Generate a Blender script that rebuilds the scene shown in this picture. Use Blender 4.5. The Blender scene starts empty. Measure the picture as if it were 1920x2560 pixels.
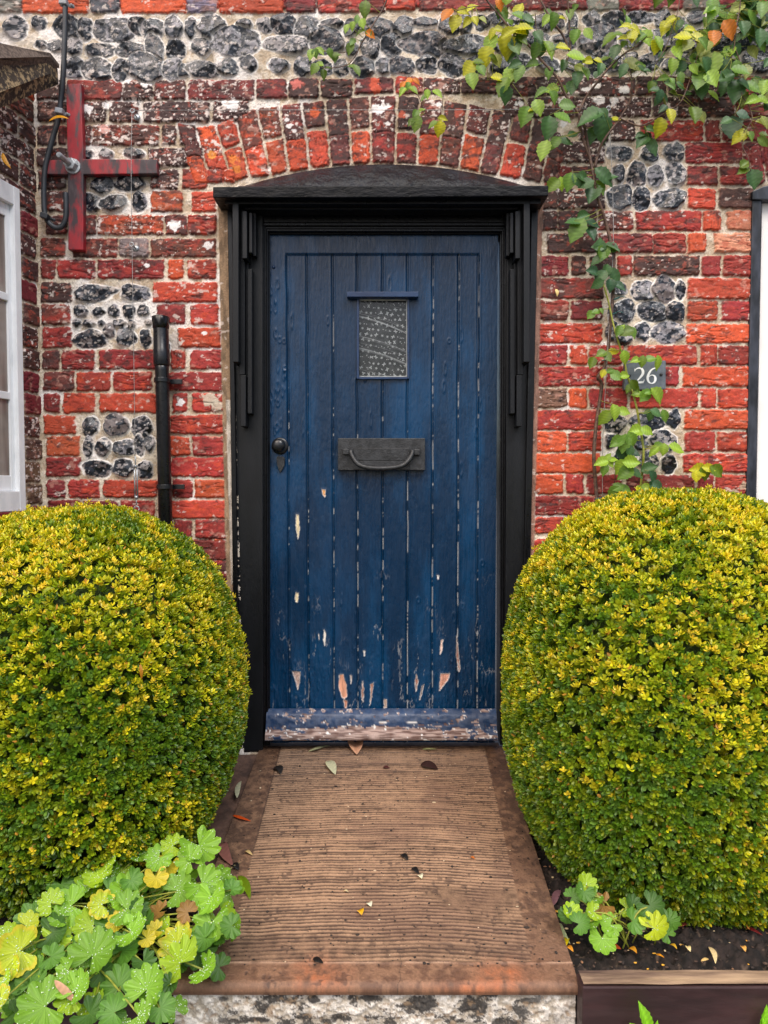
import bpy, bmesh, math, random
import numpy as np
from mathutils import Vector, Matrix
R_ = math.radians
random.seed(7); rng = np.random.default_rng(7)
scene = bpy.context.scene
COLL = scene.collection

# ------------------------------------------------------------------ camera, light, exposure
F = 1775.0; CD = 2.43; CZ = 0.892; TH = math.atan(71/1775)     # focal length in photo pixels, distance to the wall, eye height, pitch
cam_d = bpy.data.cameras.new("camera"); cam = bpy.data.objects.new("camera", cam_d); COLL.objects.link(cam)
cam_d.sensor_fit = 'HORIZONTAL'; cam_d.sensor_width = 36; cam_d.lens = 36*F/1920
cam_d.clip_start = 0.02; cam_d.clip_end = 1000
cam.location = (0, -CD, CZ); cam.rotation_euler = (R_(90)-TH, 0, 0)
scene.camera = cam
w = bpy.data.worlds.new("World"); scene.world = w; w.use_nodes = True
nt = w.node_tree; nt.nodes.clear()
sky = nt.nodes.new("ShaderNodeTexSky"); sky.sky_type = 'NISHITA'; sky.sun_disc = False
sky.sun_elevation = R_(52); sky.sun_rotation = R_(212); sky.air_density = 1.0; sky.dust_density = 5.0; sky.ozone_density = 0.6
bg = nt.nodes.new("ShaderNodeBackground"); bg.inputs[1].default_value = 0.15
wo = nt.nodes.new("ShaderNodeOutputWorld")
nt.links.new(sky.outputs[0], bg.inputs[0]); nt.links.new(bg.outputs[0], wo.inputs[0])
sd = bpy.data.lights.new("sun", 'SUN'); sd.energy = 1.5; sd.angle = R_(24); sd.color = (1.0, 0.965, 0.91)
sun = bpy.data.objects.new("sun", sd); COLL.objects.link(sun); sun.rotation_euler = (R_(40), 0, R_(32))
vs = scene.view_settings; vs.view_transform = 'Standard'; vs.look = 'None'; vs.gamma = 1.0; vs.exposure = 0.54

# ------------------------------------------------------------------ geometry of the place read off the photograph (pixels of the 1920x2560 picture)
ct, st = math.cos(TH), math.sin(TH)
def at(px, py, Y=0.0):
    u = px-960; v = py-1280
    t = (Y+CD)/(F*ct - v*st)
    return (u*t, Y, CZ - t*(F*st + v*ct))
def at_z(px, py, z):
    u = px-960; v = py-1280
    t = (CZ-z)/(F*st + v*ct)
    return (u*t, -CD + t*(F*ct - v*st), z)
def proj(X, Y, Z):
    dy = Y+CD; dz = Z-CZ
    f = dy*ct - dz*st; up = dy*st + dz*ct
    return 960 + F*X/f, 1280 - F*up/f
def lin(c):
    c = np.asarray(c, float)/255.
    return np.where(c <= 0.04045, c/12.92, ((c+0.055)/1.055)**2.4)
def L4(*c): return tuple(lin(c))+(1.0,)

# ------------------------------------------------------------------ noise
_T = np.random.default_rng(99).random((512, 512)).astype(np.float32)*2-1
def vn(x, y, s=0):
    x = np.asarray(x, np.float32)+s*37.13+1000; y = np.asarray(y, np.float32)+s*91.7+1000
    xi = np.floor(x).astype(np.int32); yi = np.floor(y).astype(np.int32)
    fx = x-xi; fy = y-yi; fx = fx*fx*(3-2*fx); fy = fy*fy*(3-2*fy)
    a = _T[yi & 511, xi & 511]; b = _T[yi & 511, (xi+1) & 511]; c = _T[(yi+1) & 511, xi & 511]; d = _T[(yi+1) & 511, (xi+1) & 511]
    return (a*(1-fx)+b*fx)*(1-fy)+(c*(1-fx)+d*fx)*fy
def fbm(x, y, s=0, o=4):
    r = 0; amp = 0.55; tot = 0
    for i in range(o):
        r = r + amp*vn(x, y, s+i*3); tot += amp; x = x*2.03; y = y*2.03; amp *= 0.55
    return r/tot*1.6
def sm(a, b, x):
    t = np.clip((x-a)/(b-a), 0, 1); return t*t*(3-2*t)
def mix(a, b, t): return a*(1-t)+b*t

# ------------------------------------------------------------------ mesh and object helpers
def link(name, me, mat=None, parent=None, smooth=False):
    o = bpy.data.objects.new(name, me); COLL.objects.link(o)
    if mat: me.materials.append(mat)
    if parent is not None: o.parent = parent; o.matrix_parent_inverse = parent.matrix_basis.inverted()
    if smooth: me.polygons.foreach_set('use_smooth', np.ones(len(me.polygons), bool))
    return o
def tag(o, label=None, cat=None, group=None, kind=None):
    if label: o['label'] = label
    if cat: o['category'] = cat
    if group: o['group'] = group
    if kind: o['kind'] = kind
    return o
def empty(name, loc=(0, 0, 0)):
    o = bpy.data.objects.new(name, None); COLL.objects.link(o); o.location = loc; o.empty_display_size = 0.05; return o
def np_mesh(name, V, Fc, attrs=None, mat=None, parent=None, smooth=False):
    """V (n,3), Fc (m,k) all faces of k corners; attrs: {name:(n,3) or (n,)}"""
    me = bpy.data.meshes.new(name); V = np.ascontiguousarray(V, np.float32); Fc = np.ascontiguousarray(Fc, np.int32)
    me.vertices.add(len(V)); me.vertices.foreach_set('co', V.ravel())
    m, k = Fc.shape
    me.loops.add(m*k); me.loops.foreach_set('vertex_index', Fc.ravel())
    me.polygons.add(m); me.polygons.foreach_set('loop_start', np.arange(0, m*k, k, dtype=np.int32))
    try: me.polygons.foreach_set('loop_total', np.full(m, k, np.int32))
    except Exception: pass
    me.update(calc_edges=True)
    for n, a in (attrs or {}).items():
        a = np.asarray(a, np.float32)
        if a.ndim == 2:
            at_ = me.attributes.new(n, 'FLOAT_COLOR', 'POINT'); c = np.ones((len(V), 4), np.float32); c[:, :3] = np.clip(a, 0, 1); at_.data.foreach_set('color', c.ravel())
        else:
            at_ = me.attributes.new(n, 'FLOAT', 'POINT'); at_.data.foreach_set('value', a.ravel())
    return link(name, me, mat, parent, smooth)
def grid_faces(ny, nx, keep=None):
    i = np.arange(ny*nx, dtype=np.int32).reshape(ny, nx)
    q = np.stack([i[:-1, :-1], i[:-1, 1:], i[1:, 1:], i[1:, :-1]], -1)
    if keep is not None: q = q[keep]
    return q.reshape(-1, 4)
def prism_bm(bm, poly, Yf, Yb):
    """a board whose face outline is traced at depth Yf, with real thickness to Yb"""
    pts = [at(x, y, Yf) for x, y in poly]
    a = [bm.verts.new(p) for p in pts]; b = [bm.verts.new((p[0], Yb, p[2])) for p in pts]
    n = len(a); bm.faces.new(a); bm.faces.new(b[::-1])
    for i in range(n): bm.faces.new([a[(i+1) % n], a[i], b[i], b[(i+1) % n]])
def rect(x0, y0, x1, y1): return [(x0, y0), (x1, y0), (x1, y1), (x0, y1)]
def bm_obj(name, bm, mat, parent=None, bevel=0.0, smooth=False):
    bmesh.ops.recalc_face_normals(bm, faces=bm.faces)
    me = bpy.data.meshes.new(name); bm.to_mesh(me); bm.free()
    o = link(name, me, mat, parent, smooth)
    if bevel:
        m = o.modifiers.new('bevel', 'BEVEL'); m.width = bevel; m.segments = 2; m.limit_method = 'ANGLE'; m.angle_limit = R_(40)
    return o
def board(name, polys, mat, parent=None, bevel=0.0015):
    bm = bmesh.new()
    for poly, yf, yb in polys: prism_bm(bm, poly, yf, yb)
    return bm_obj(name, bm, mat, parent, bevel)
def tube_arr(pts, rad, n=8, cap=True):
    P = np.array(pts, float); m = len(P)
    r = np.full(m, rad) if np.isscalar(rad) else np.asarray(rad, float)
    T = np.gradient(P, axis=0); T /= np.linalg.norm(T, axis=1)[:, None]+1e-12
    up = np.array([0.03, 1, 0.05]); Vs = []
    for i in range(m):
        a = np.cross(T[i], up); la = np.linalg.norm(a)
        if la < 1e-3: a = np.cross(T[i], [1, 0, 0]); la = np.linalg.norm(a)
        a /= la; b = np.cross(T[i], a)
        th = np.arange(n)*2*math.pi/n
        Vs.append(P[i]+r[i]*(np.cos(th)[:, None]*a+np.sin(th)[:, None]*b))
    V = np.concatenate(Vs); Fc = []
    for i in range(m-1):
        for j in range(n):
            k = (j+1) % n; Fc.append((i*n+j, i*n+k, (i+1)*n+k, (i+1)*n+j))
    if cap:
        V = np.vstack([V, P[0], P[-1]]); a, b = len(V)-2, len(V)-1
        for j in range(n):
            k = (j+1) % n; Fc.append((a, k, j, a)); Fc.append((b, (m-1)*n+j, (m-1)*n+k, b))
    return V, [tuple(dict.fromkeys(f)) for f in Fc]
def join(parts):
    V = []; Fc = []; o = 0
    for v, f in parts:
        V.append(np.asarray(v, float)); Fc += [tuple(i+o for i in q) for q in f]; o += len(v)
    return np.concatenate(V), Fc
def py_obj(name, VF, mat, parent=None, smooth=True):
    me = bpy.data.meshes.new(name); me.from_pydata([tuple(v) for v in VF[0]], [], VF[1]); me.update()
    return link(name, me, mat, parent, smooth)
def spline(pts, k=6):
    P = np.array(pts, float); out = []
    Q = np.vstack([2*P[0]-P[1], P, 2*P[-1]-P[-2]])
    for i in range(1, len(Q)-2):
        for t in np.linspace(0, 1, k, endpoint=False):
            a, b, c, d = Q[i-1], Q[i], Q[i+1], Q[i+2]
            out.append(0.5*((2*b)+(-a+c)*t+(2*a-5*b+4*c-d)*t*t+(-a+3*b-3*c+d)*t**3))
    out.append(P[-1]); return np.array(out)
def lathe(prof, n=24, axis='Y', c=(0, 0, 0)):
    """prof: (along axis, radius)"""
    V = []; Fc = []
    for a, r in prof:
        for j in range(n):
            t = 2*math.pi*j/n; p = (math.cos(t)*r, math.sin(t)*r)
            V.append((c[0]+p[0], c[1]+a, c[2]+p[1]) if axis == 'Y' else (c[0]+p[0], c[1]+p[1], c[2]+a))
    m = len(prof)
    for i in range(m-1):
        for j in range(n):
            k = (j+1) % n; Fc.append((i*n+j, i*n+k, (i+1)*n+k, (i+1)*n+j))
    Fc.append(tuple(range(n))[::-1]); Fc.append(tuple((m-1)*n+j for j in range(n)))
    return np.array(V), Fc

# ------------------------------------------------------------------ materials
def nodes(name):
    m = bpy.data.materials.new(name); m.use_nodes = True; n = m.node_tree.nodes; n.clear()
    out = n.new("ShaderNodeOutputMaterial"); b = n.new("ShaderNodeBsdfPrincipled"); m.node_tree.links.new(b.outputs[0], out.inputs[0])
    return m, n, m.node_tree.links, b
def noise(n, l, scale, detail=4, rough=0.55, vec=None, stretch=None):
    t = n.new("ShaderNodeTexNoise"); t.inputs['Scale'].default_value = scale; t.inputs['Detail'].default_value = detail; t.inputs['Roughness'].default_value = rough
    tc = n.new("ShaderNodeTexCoord"); mp = n.new("ShaderNodeMapping"); l.new(tc.outputs['Object'], mp.inputs[0])
    if stretch: mp.inputs['Scale'].default_value = stretch
    l.new(mp.outputs[0], t.inputs['Vector']); return t
def ramp(n, l, src, stops):
    r = n.new("ShaderNodeValToRGB"); e = r.color_ramp.elements
    while len(e) < len(stops): e.new(0.5)
    for i, (p, c) in enumerate(stops): e[i].position = p; e[i].color = c
    l.new(src, r.inputs[0]); return r
def bump(n, l, b, src, strength, dist):
    k = n.new("ShaderNodeBump"); k.inputs['Strength'].default_value = strength; k.inputs['Distance'].default_value = dist
    l.new(src, k.inputs['Height']); l.new(k.outputs[0], b.inputs['Normal']); return k
def attr_mat(name, bump_scale=350, bump_d=0.0012, rough=None, var=0.25, stretch=None):
    """albedo and roughness from mesh attributes, fine grain from noise"""
    m, n, l, b = nodes(name)
    a = n.new("ShaderNodeAttribute"); a.attribute_name = 'Col'
    t = noise(n, l, bump_scale, 5, 0.65, stretch=stretch)
    rr = ramp(n, l, t.outputs[0], [(0.3, (1-var,)*3+(1,)), (0.7, (1+var,)*3+(1,))])
    mx = n.new("ShaderNodeMix"); mx.data_type = 'RGBA'; mx.blend_type = 'MULTIPLY'; mx.inputs[0].default_value = 1
    l.new(a.outputs['Color'], mx.inputs[6]); l.new(rr.outputs[0], mx.inputs[7]); l.new(mx.outputs[2], b.inputs['Base Color'])
    if rough is None:
        r = n.new("ShaderNodeAttribute"); r.attribute_name = 'Rough'; l.new(r.outputs['Fac'], b.inputs['Roughness'])
    else: b.inputs['Roughness'].default_value = rough
    bump(n, l, b, t.outputs[0], 0.7, bump_d); return m
def paint(name, c1, c2, rough=0.4, sc=60, stretch=(1, 1, 1), bd=0.001, bs=120, metal=0.0, spec=0.5):
    m, n, l, b = nodes(name)
    t = noise(n, l, sc, 5, 0.6, stretch=stretch); r = ramp(n, l, t.outputs[0], [(0.35, c1), (0.68, c2)]); l.new(r.outputs[0], b.inputs['Base Color'])
    t2 = noise(n, l, bs, 6, 0.6, stretch=stretch); bump(n, l, b, t2.outputs[0], 0.6, bd)
    rr = ramp(n, l, t2.outputs[0], [(0.3, (rough*0.75,)*3+(1,)), (0.7, (min(1, rough*1.3),)*3+(1,))]); l.new(rr.outputs[0], b.inputs['Roughness'])
    b.inputs['Metallic'].default_value = metal; b.inputs['Specular IOR Level'].default_value = spec
    return m
M_wall = attr_mat('masonry', 420, 0.0014)
M_door = attr_mat('door_paint', 260, 0.0009, var=0.12, stretch=(1, 1, 0.25))
for _b in M_door.node_tree.nodes:
    if _b.type == 'BSDF_PRINCIPLED': _b.inputs['Specular IOR Level'].default_value = .4
M_black = paint('black_gloss_paint', L4(5, 6, 9), L4(12, 13, 18), 0.32, 40, (1, 1, 0.3), 0.0014, 130, spec=.34)
M_blackrough = paint('weathered_black_timber', L4(5, 6, 8), L4(20, 21, 26), 0.34, 55, (0.35, 1, 1), 0.008, 55, spec=.16)
M_frame = paint('charcoal_paint', L4(13, 15, 18), L4(22, 24, 28), 0.42, 18, (1, 1, 0.3), 0.0008, 200, spec=.3)
M_lead = paint('lead_sheet', L4(12, 14, 18), L4(30, 33, 40), 0.32, 14, (1, 1, 1), 0.03, 20, spec=.25)
M_iron = paint('black_iron', L4(20, 21, 23), L4(52, 54, 57), 0.42, 60, (1, 1, 1), 0.002, 220)
M_plastic = paint('black_plastic', L4(14, 15, 18), L4(24, 26, 30), 0.3, 20, (1, 1, 1), 0.0003, 80)
M_cable = paint('cable_rubber', L4(30, 33, 38), L4(52, 56, 62), 0.45, 40, (1, 1, 0.3), 0.0005, 200)
M_zinc = paint('zinc', L4(130, 134, 138), L4(186, 190, 194), 0.35, 90, (1, 1, 1), 0.0006, 300, metal=0.6)
M_greyclip = paint('grey_clip', L4(120, 123, 128), L4(172, 175, 180), 0.5, 50)
M_white = paint('white_gloss_paint', L4(226, 228, 230), L4(244, 245, 247), 0.35, 26, (1, 1, 0.4), 0.0012, 60)
M_slate = paint('slate', L4(76, 84, 92), L4(104, 112, 120), 0.5, 30, (1, 1, 1), 0.0008, 220)
M_wpaint = paint('white_lettering', L4(232, 234, 236), L4(248, 248, 248), 0.5, 60, (1, 1, 1), 0.0003, 200)
M_render = paint('white_render', L4(232, 230, 228), L4(246, 244, 242), 0.7, 8, (1, 1, 1), 0.001, 60)
M_stem = paint('brown_rose_stem', L4(62, 44, 38), L4(112, 84, 66), 0.6, 90, (1, 1, 1), 0.0008, 260)
M_gstem = paint('green_rose_stem', L4(116, 128, 44), L4(160, 160, 62), 0.5, 60, (1, 1, 1), 0.0004, 260)
# ------------------------------------------------------------------ the masonry of the front wall: every brick and flint where it sits, as relief and albedo
PAL = {k: lin(v) for k, v in dict(D=(74, 40, 36), B=(112, 52, 42), M=(126, 40, 38), R=(168, 52, 40), O=(198, 72, 40), P=(216, 134, 104), G=(124, 114, 118),
       K=(64, 66, 72), C=(176, 160, 138), F=(150, 44, 40), N=(120, 84, 70), S=(112, 26, 38), A=(170, 70, 44)).items()}
class Field:
    def __init__(s, X, Z, U, V, seed=0, white=None, dirt=None):
        s.X, s.Z, s.U, s.V = X, Z, U, V
        n1 = fbm(U/23, V/23, seed+1); n2 = vn(U/3.1, V/3.1, seed+2); n3 = fbm(U/90, V/70, seed+3, 3); n4 = vn(U/1.8, V/1.8, seed+9)
        s.n1, s.n2, s.n3, s.n4 = n1, n2, n3, n4
        s.H = 0.0016*n1+0.0012*n2-0.0005
        base = mix(lin((182, 162, 138)), lin((216, 203, 184)), sm(-.6, .6, n1+.5*n2)[..., None])
        wh = sm(-.1, .55, n3+(white if white is not None else 0)+.25*n1)
        base = mix(base, lin((236, 230, 226)), (wh*.9)[..., None])
        gr = sm(.35, .75, n4*.8+n2*.4); base = mix(base, lin((92, 70, 56)), (gr*.6)[..., None])
        dk = sm(.2, .8, (dirt if dirt is not None else 0)+.35*n1); base = mix(base, lin((86, 70, 60)), (dk*.75)[..., None])
        s.C = base.astype(np.float32); s.R = np.full(U.shape, .9, np.float32); s.creasex = None
    def win(s, x0, x1, y0, y1):
        v = s.V[:, s.V.shape[1]//2]; r = np.where((v > y0) & (v < y1))[0]
        if len(r) < 2: return None
        u = s.U[(r[0]+r[-1])//2]; c = np.where((u > x0-12) & (u < x1+12))[0]
        if len(c) < 2: return None
        return (slice(r[0], r[-1]+1), slice(c[0], c[-1]+1))
    def brick(s, q, code, k, speck=0, h=.0075, dirty=0.0):
        """q: TL TR BR BL in px"""
        q = np.array(q, float); W = s.win(q[:, 0].min()-4, q[:, 0].max()+4, q[:, 1].min()-4, q[:, 1].max()+4)
        if W is None: return
        U, V = s.U[W], s.V[W]; w2, w4 = s.n2[W], s.n4[W]; d = []
        for i in range(4):
            a, b = q[i], q[(i+1) % 4]; t = b-a; L = math.hypot(*t)+1e-6
            d.append(((V-a[1])*t[0]-(U-a[0])*t[1])/L)
        d = np.stack(d); dm = -2.2*np.log(np.exp(-np.clip(d, -30, 60)/2.2).sum(0))
        rg = np.random.default_rng(int(k)*13+5)
        dm = dm+2.0*vn(U/11, V/8, k)+1.3*vn(U/4, V/4, k+2)+1.0*w2*.8+2.3
        m = sm(0, 2.2, dm)
        wide = abs(q[1, 0]-q[0, 0]) > abs(q[3, 1]-q[0, 1])
        sx, sy = (26., 5.5) if wide else (5.5, 26.)
        wob = 5*vn(U/30, V/30, k+4)
        cr = 1-np.abs(vn(U/sx+wob*.15, (V+wob)/sy, k+7))*2.6; cr = np.clip(cr, 0, 1)**2*sm(-.3, .35, vn(U/40, V/16, k+8)+rg.uniform(-.3, .35))
        pit = sm(.62, .85, vn(U/4.2, V/3.4, k+11)*.6+w4*.5)
        hh = h+rg.uniform(-.0018, .0018)+rg.uniform(-.00002, .00002)*(U-q[:, 0].mean())
        hh = hh*sm(0, 5, dm)+.0011*fbm(U/16, V/9, k, 4)-.0034*cr-.0018*pit
        c = PAL[code]*rg.uniform(.74, 1.16)*np.array([1, rg.uniform(.85, 1.3), rg.uniform(.85, 1.3)])
        c2 = {'D': PAL['B'], 'B': PAL['R'], 'M': PAL['F'], 'R': PAL['O'], 'O': PAL['A'], 'P': PAL['A'], 'G': PAL['N'], 'K': PAL['G'], 'N': PAL['D'], 'F': PAL['R'], 'S': PAL['S'], 'A': PAL['O']}.get(code, PAL['R'])
        t = sm(-.15, .75, fbm(U/20+3, V/9, k+20)+rg.uniform(-.3, .25))
        col = mix(c, c2, (t*(.5 if code == 'D' else .7))[..., None])
        col = col*(1+.20*vn(U/5, V/3.2, k+31)+.13*w4)[..., None]
        topd = .60*float(sm(820, 420, q[:, 1].mean()))*(1 if q[:, 0].mean() < 1760 else .3); dirty = dirty+topd*(code not in 'POKG'); soot = sm(.05, .8, fbm(U/26, V/13, k+41)+dirty-.12+.25*w2)
        col = mix(col, lin((58, 38, 36)), (soot*.78)[..., None])
        if dirty > .25:                                    # flaked faces showing orange clay
            fl = sm(.42, .6, fbm(U/13, V/9, k+51)-.05+rg.uniform(-.12, .12)); col = mix(col, lin((168, 72, 54)), (fl*(.5 if topd > .1 else .7))[..., None])
        pale = sm(.45, .8, fbm(U/17, V/12, k+61)+rg.uniform(-.2, .12)); col = mix(col, lin((204, 150, 132)), (pale*.45)[..., None])
        col = mix(col, col*.35, (cr*.8)[..., None]); col = mix(col, col*.4, (pit*.8)[..., None])
        if speck:
            th = {1: .80, 2: .66, 3: .52}[speck]
            sp = sm(th, th+.12, vn(U/2.9, V/2.9, k+71)*.75+.35*vn(U/11, V/9, k+72)+.2*w4)
            pt = sm(.62-.05*speck, .74, fbm(U/15, V/11, k+73, 3)+.1*w2)
            sp = np.maximum(sp, pt*(speck > 1)); col = mix(col, lin((226, 210, 202)), (sp*.92)[..., None]); hh = hh+.0004*sp
        s.C[W] = mix(s.C[W], np.clip(col, .004, 1), m[..., None]); s.H[W] = mix(s.H[W], hh, m); s.R[W] = mix(s.R[W], .74+.12*w2*0+.0, m)
    def row(s, o, y0, y1, items, k, dirty=0.0, sl=0.0, sc=2.592):
        for i, it in enumerate(items):
            x0, x1, c = it[0], it[1], it[2]; sp = int(c[1]) if len(c) > 1 else 0
            rr = np.random.default_rng(k*31+i)
            j = rr.uniform(-3, 3, 8)
            dx = lambda x: o[0]+x/sc; dy = lambda y: o[1]+y/sc
            q = [(dx(x0+j[0]), dy(y0+j[1])), (dx(x1+j[2]), dy(y0+j[3])), (dx(x1+j[4]), dy(y1+j[5])), (dx(x0+j[6]), dy(y1+j[7]))]
            dd = dirty + {'D': .5, 'B': .12, 'M': -.05, 'R': -.15, 'O': -.3, 'P': -.6, 'G': -.2}.get(c[0], 0)
            s.brick(q, c[0], k*17+i, sp, dirty=dd)
    def flint(s, cx, cy, a, b, k, light=None, cort=1.0):
        W = s.win(cx-a*1.3, cx+a*1.3, cy-b*1.3-2, cy+b*1.3+2)
        if W is None: return
        U, V = s.U[W], s.V[W]; w2, w4 = s.n2[W], s.n4[W]; rg = np.random.default_rng(k*7+1)
        th = np.arctan2((V-cy)/b, (U-cx)/a); r = np.hypot((U-cx)/a, (V-cy)/b)
        Rr = 1.0+0*th
        for h in (2, 3, 4, 5, 7): Rr = Rr+rg.uniform(-.5, .5)/h*.42*np.cos(h*th+rg.uniform(0, 6.3))
        Rr = np.clip(Rr, .72, 1.22)*1.06
        f = (Rr-r)*min(a, b)+1.1*vn(U/4, V/4, k)               # px inside the outline
        m = sm(-.6, 1.2, f); rim = 1-sm(1.8, 3.6*rg.uniform(.8, 1.4), f+.8*vn(U/8, V/8, k+3))
        side = sm(-.6, .6, vn(th*.9, r*0, k+5)+.25); rim = np.clip(rim*side*cort*1.3, 0, 1)
        hh = .016*sm(0, 7, f)
        for i in range(5):                                    # conchoidal facets
            g = rg.uniform(-1, 1, 2)*.00062; c0 = rg.uniform(.010, .021)
            px, py = cx+rg.uniform(-.6, .6)*a, cy+rg.uniform(-.6, .6)*b
            dd = np.hypot(U-px, V-py); hh = np.minimum(hh, c0+g[0]*(U-px)+g[1]*(V-py)+.0000035*dd*dd+.0005*np.sin(dd/3.5+i))
        hh = np.maximum(hh, .001)+.0012*fbm(U/9, V/9, k+8, 3)-.003*rim
        lt = light if light is not None else rg.choice([0, .08, .15, .45])
        blot = sm(.44-lt*.75, .60-lt*.75, fbm(U/10, V/8, k+13)); blot2 = sm(.62, .78, vn(U/7, V/6, k+14)*.8+.3*w2)
        col = mix(lin((17, 21, 29)), lin((44, 50, 60)), sm(-.5, .6, fbm(U/10, V/9, k+15))[..., None])
        col = mix(col, lin(rg.choice([[150, 146, 152], [172, 164, 164], [128, 116, 114]])), (blot*.72)[..., None])
        col = mix(col, lin((206, 202, 202)), (blot2*.7)[..., None])
        col = mix(col, lin((240, 234, 228)), (np.clip(rim, 0, 1)*.95)[..., None])
        s.C[W] = mix(s.C[W], col, m[..., None]); s.H[W] = mix(s.H[W], hh, m); s.R[W] = mix(s.R[W], mix(.16+.2*blot, .8, rim), m)

# grid: fine where the photograph looks, coarser elsewhere
xs_f = np.arange(-1.175, 1.325, .00235); xs = np.concatenate([np.arange(-2.4, -1.32, .02), np.arange(-1.32, -1.176, .005), xs_f, np.arange(1.325, 2.35, .009)])
zs = np.concatenate([np.arange(-.32, .50, .007), np.arange(.50, 2.62, .00235), np.arange(2.62, 3.1, .012)])[::-1]
X, Z = np.meshgrid(xs, zs); U, V = proj(X, 0.0, Z)
whitebias = -.45+.55*np.exp(-((V-300)/190.)**2)*(U < 700)+.95*np.exp(-((V-750)/110)**2)*(U < 590)*(U > 160)+.35*np.exp(-((V-120)/70)**2)+.25*np.exp(-((V-850)/80)**2)
dirtb = -.4+.75*sm(175, 60, U)*sm(900, 300, V)+.6*np.exp(-((V-330)/60)**2)*(U > 760)*(U < 1400)
FW = Field(X, Z, U, V, 1, whitebias, dirtb)
O1, O2, O3, O4, O5 = (0, 0), (640, 0), (1280, 0), (0, 600), (1280, 600)
# courses outside the traced area
def auto_row(y0, y1, xa, xb, k, codes='RRROMB'):
    rr = np.random.default_rng(k); x = xa; it = []; st_ = rr.random() < .5
    while x < xb-20:
        wd = (156 if st_ else 74)*rr.uniform(.95, 1.05); st_ = not st_
        it.append((x, min(x+wd, xb), rr.choice(list(codes)))); x += wd+8
    FW.row((0, 0), y0, y1, it, k, sc=1.0)
for i in range(12): auto_row(-560+i*49, -520+i*49, -900, 2700, 900+i, 'DMBRG')
for i in range(13):
    y = 1340+i*54.5
    auto_row(y+8, y+54, 118, 566, 930+i); auto_row(y+8, y+54, 1334, 1862, 950+i)
for i in range(30): auto_row(236+i*54.5, 282+i*54.5, 1960, 2700, 980+i)
rows_top = [(-60, 135, 'G'), (155, 575, 'O'), (590, 770, 'K'), (785, 1205, 'O'), (1215, 1400, 'G'), (1420, 1834, 'O'), (1849, 2044, 'M'), (2059, 2340, 'R'), (2355, 2490, 'M'), (2509, 2689, 'R'), (2715, 3290, 'M'),
            (3300, 3798, 'M'), (3808, 4008, 'G'), (4013, 4418, 'M'), (4428, 4638, 'G'), (4648, 4800, 'M'), (4815, 5300, 'R'), (5320, 5600, 'G')]
FW.row(O1, -40, 84, [(a, b, c) for a, b, c in rows_top if b < 2600], 1, -.1); FW.row(O1, -44, 68, [(a, b, c) for a, b, c in rows_top if b >= 2600], 1, -.1)
FW.row(O1, -210, -60, [(a+190, b+190, c) for a, b, c in rows_top], 2, .1)
FW.row(O1, 520, 648, [(240, 425, 'D2'), (440, 790, 'M1'), (800, 990, 'D3'), (1002, 1200, 'B2'), (1225, 1645, 'M2')], 3, .15)
FW.row(O2, 512, 636, [(5, 195, 'M'), (210, 405, 'D'), (425, 625, 'D')], 4, .15)
FW.row(O2, 505, 606, [(645, 890, 'M1'), (905, 1080, 'R1'), (1092, 1320, 'D2'), (1330, 1652, 'D1')], 5, .2)
FW.row(O3, 500, 622, [(0, 150, 'D1'), (160, 400, 'D2'), (412, 795, 'D2'), (806, 1000, 'D1'), (1012, 1400, 'D1'), (1412, 1600, 'M'), (1612, 1990, 'D')], 6, .2)
FW.row(O1, 662, 790, [(245, 430, 'D1'), (535, 690, 'D3'), (712, 895, 'D2'), (932, 1355, 'D3'), (1385, 1610, 'D3')], 7, .2)
FW.row(O3, 634, 762, [(-60, 80, 'D2'), (100, 400, 'D2'), (412, 640, 'D3'), (652, 900, 'D3'), (912, 1200, 'D2'), (1212, 1440, 'D1'), (1452, 1700, 'M1'), (1712, 2000, 'M')], 8, .2)
FW.row(O1, 815, 942, [(245, 365, 'D1'), (378, 430, 'M1'), (535, 590, 'B2'), (602, 1028, 'B2'), (1052, 1140, 'D2'), (1165, 1265, 'D3')], 9, .1)
FW.row(O1, 962, 1080, [(245, 432, 'D1'), (965, 1312, 'D3')], 10, .1)
FW.row(O1, 1103, 1225, [(250, 430, 'D1'), (978, 1155, 'D3'), (1185, 1342, 'A')], 11, .05)
FW.row(O1, 1242, 1370, [(300, 425, 'B2'), (980, 1180, 'A'), (1245, 1395, 'O1')], 12)
FW.row(O1, 1397, 1520, [(300, 432, 'B1'), (545, 622, 'B1'), (635, 1055, 'A2'), (1075, 1208, 'B1'), (1222, 1402, 'R1')], 13, .1)
FW.row(O1, 1547, 1665, [(268, 425, 'B1'), (475, 765, 'B1'), (778, 963, 'G1'), (980, 1398, 'B1')], 14, .1)
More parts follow.
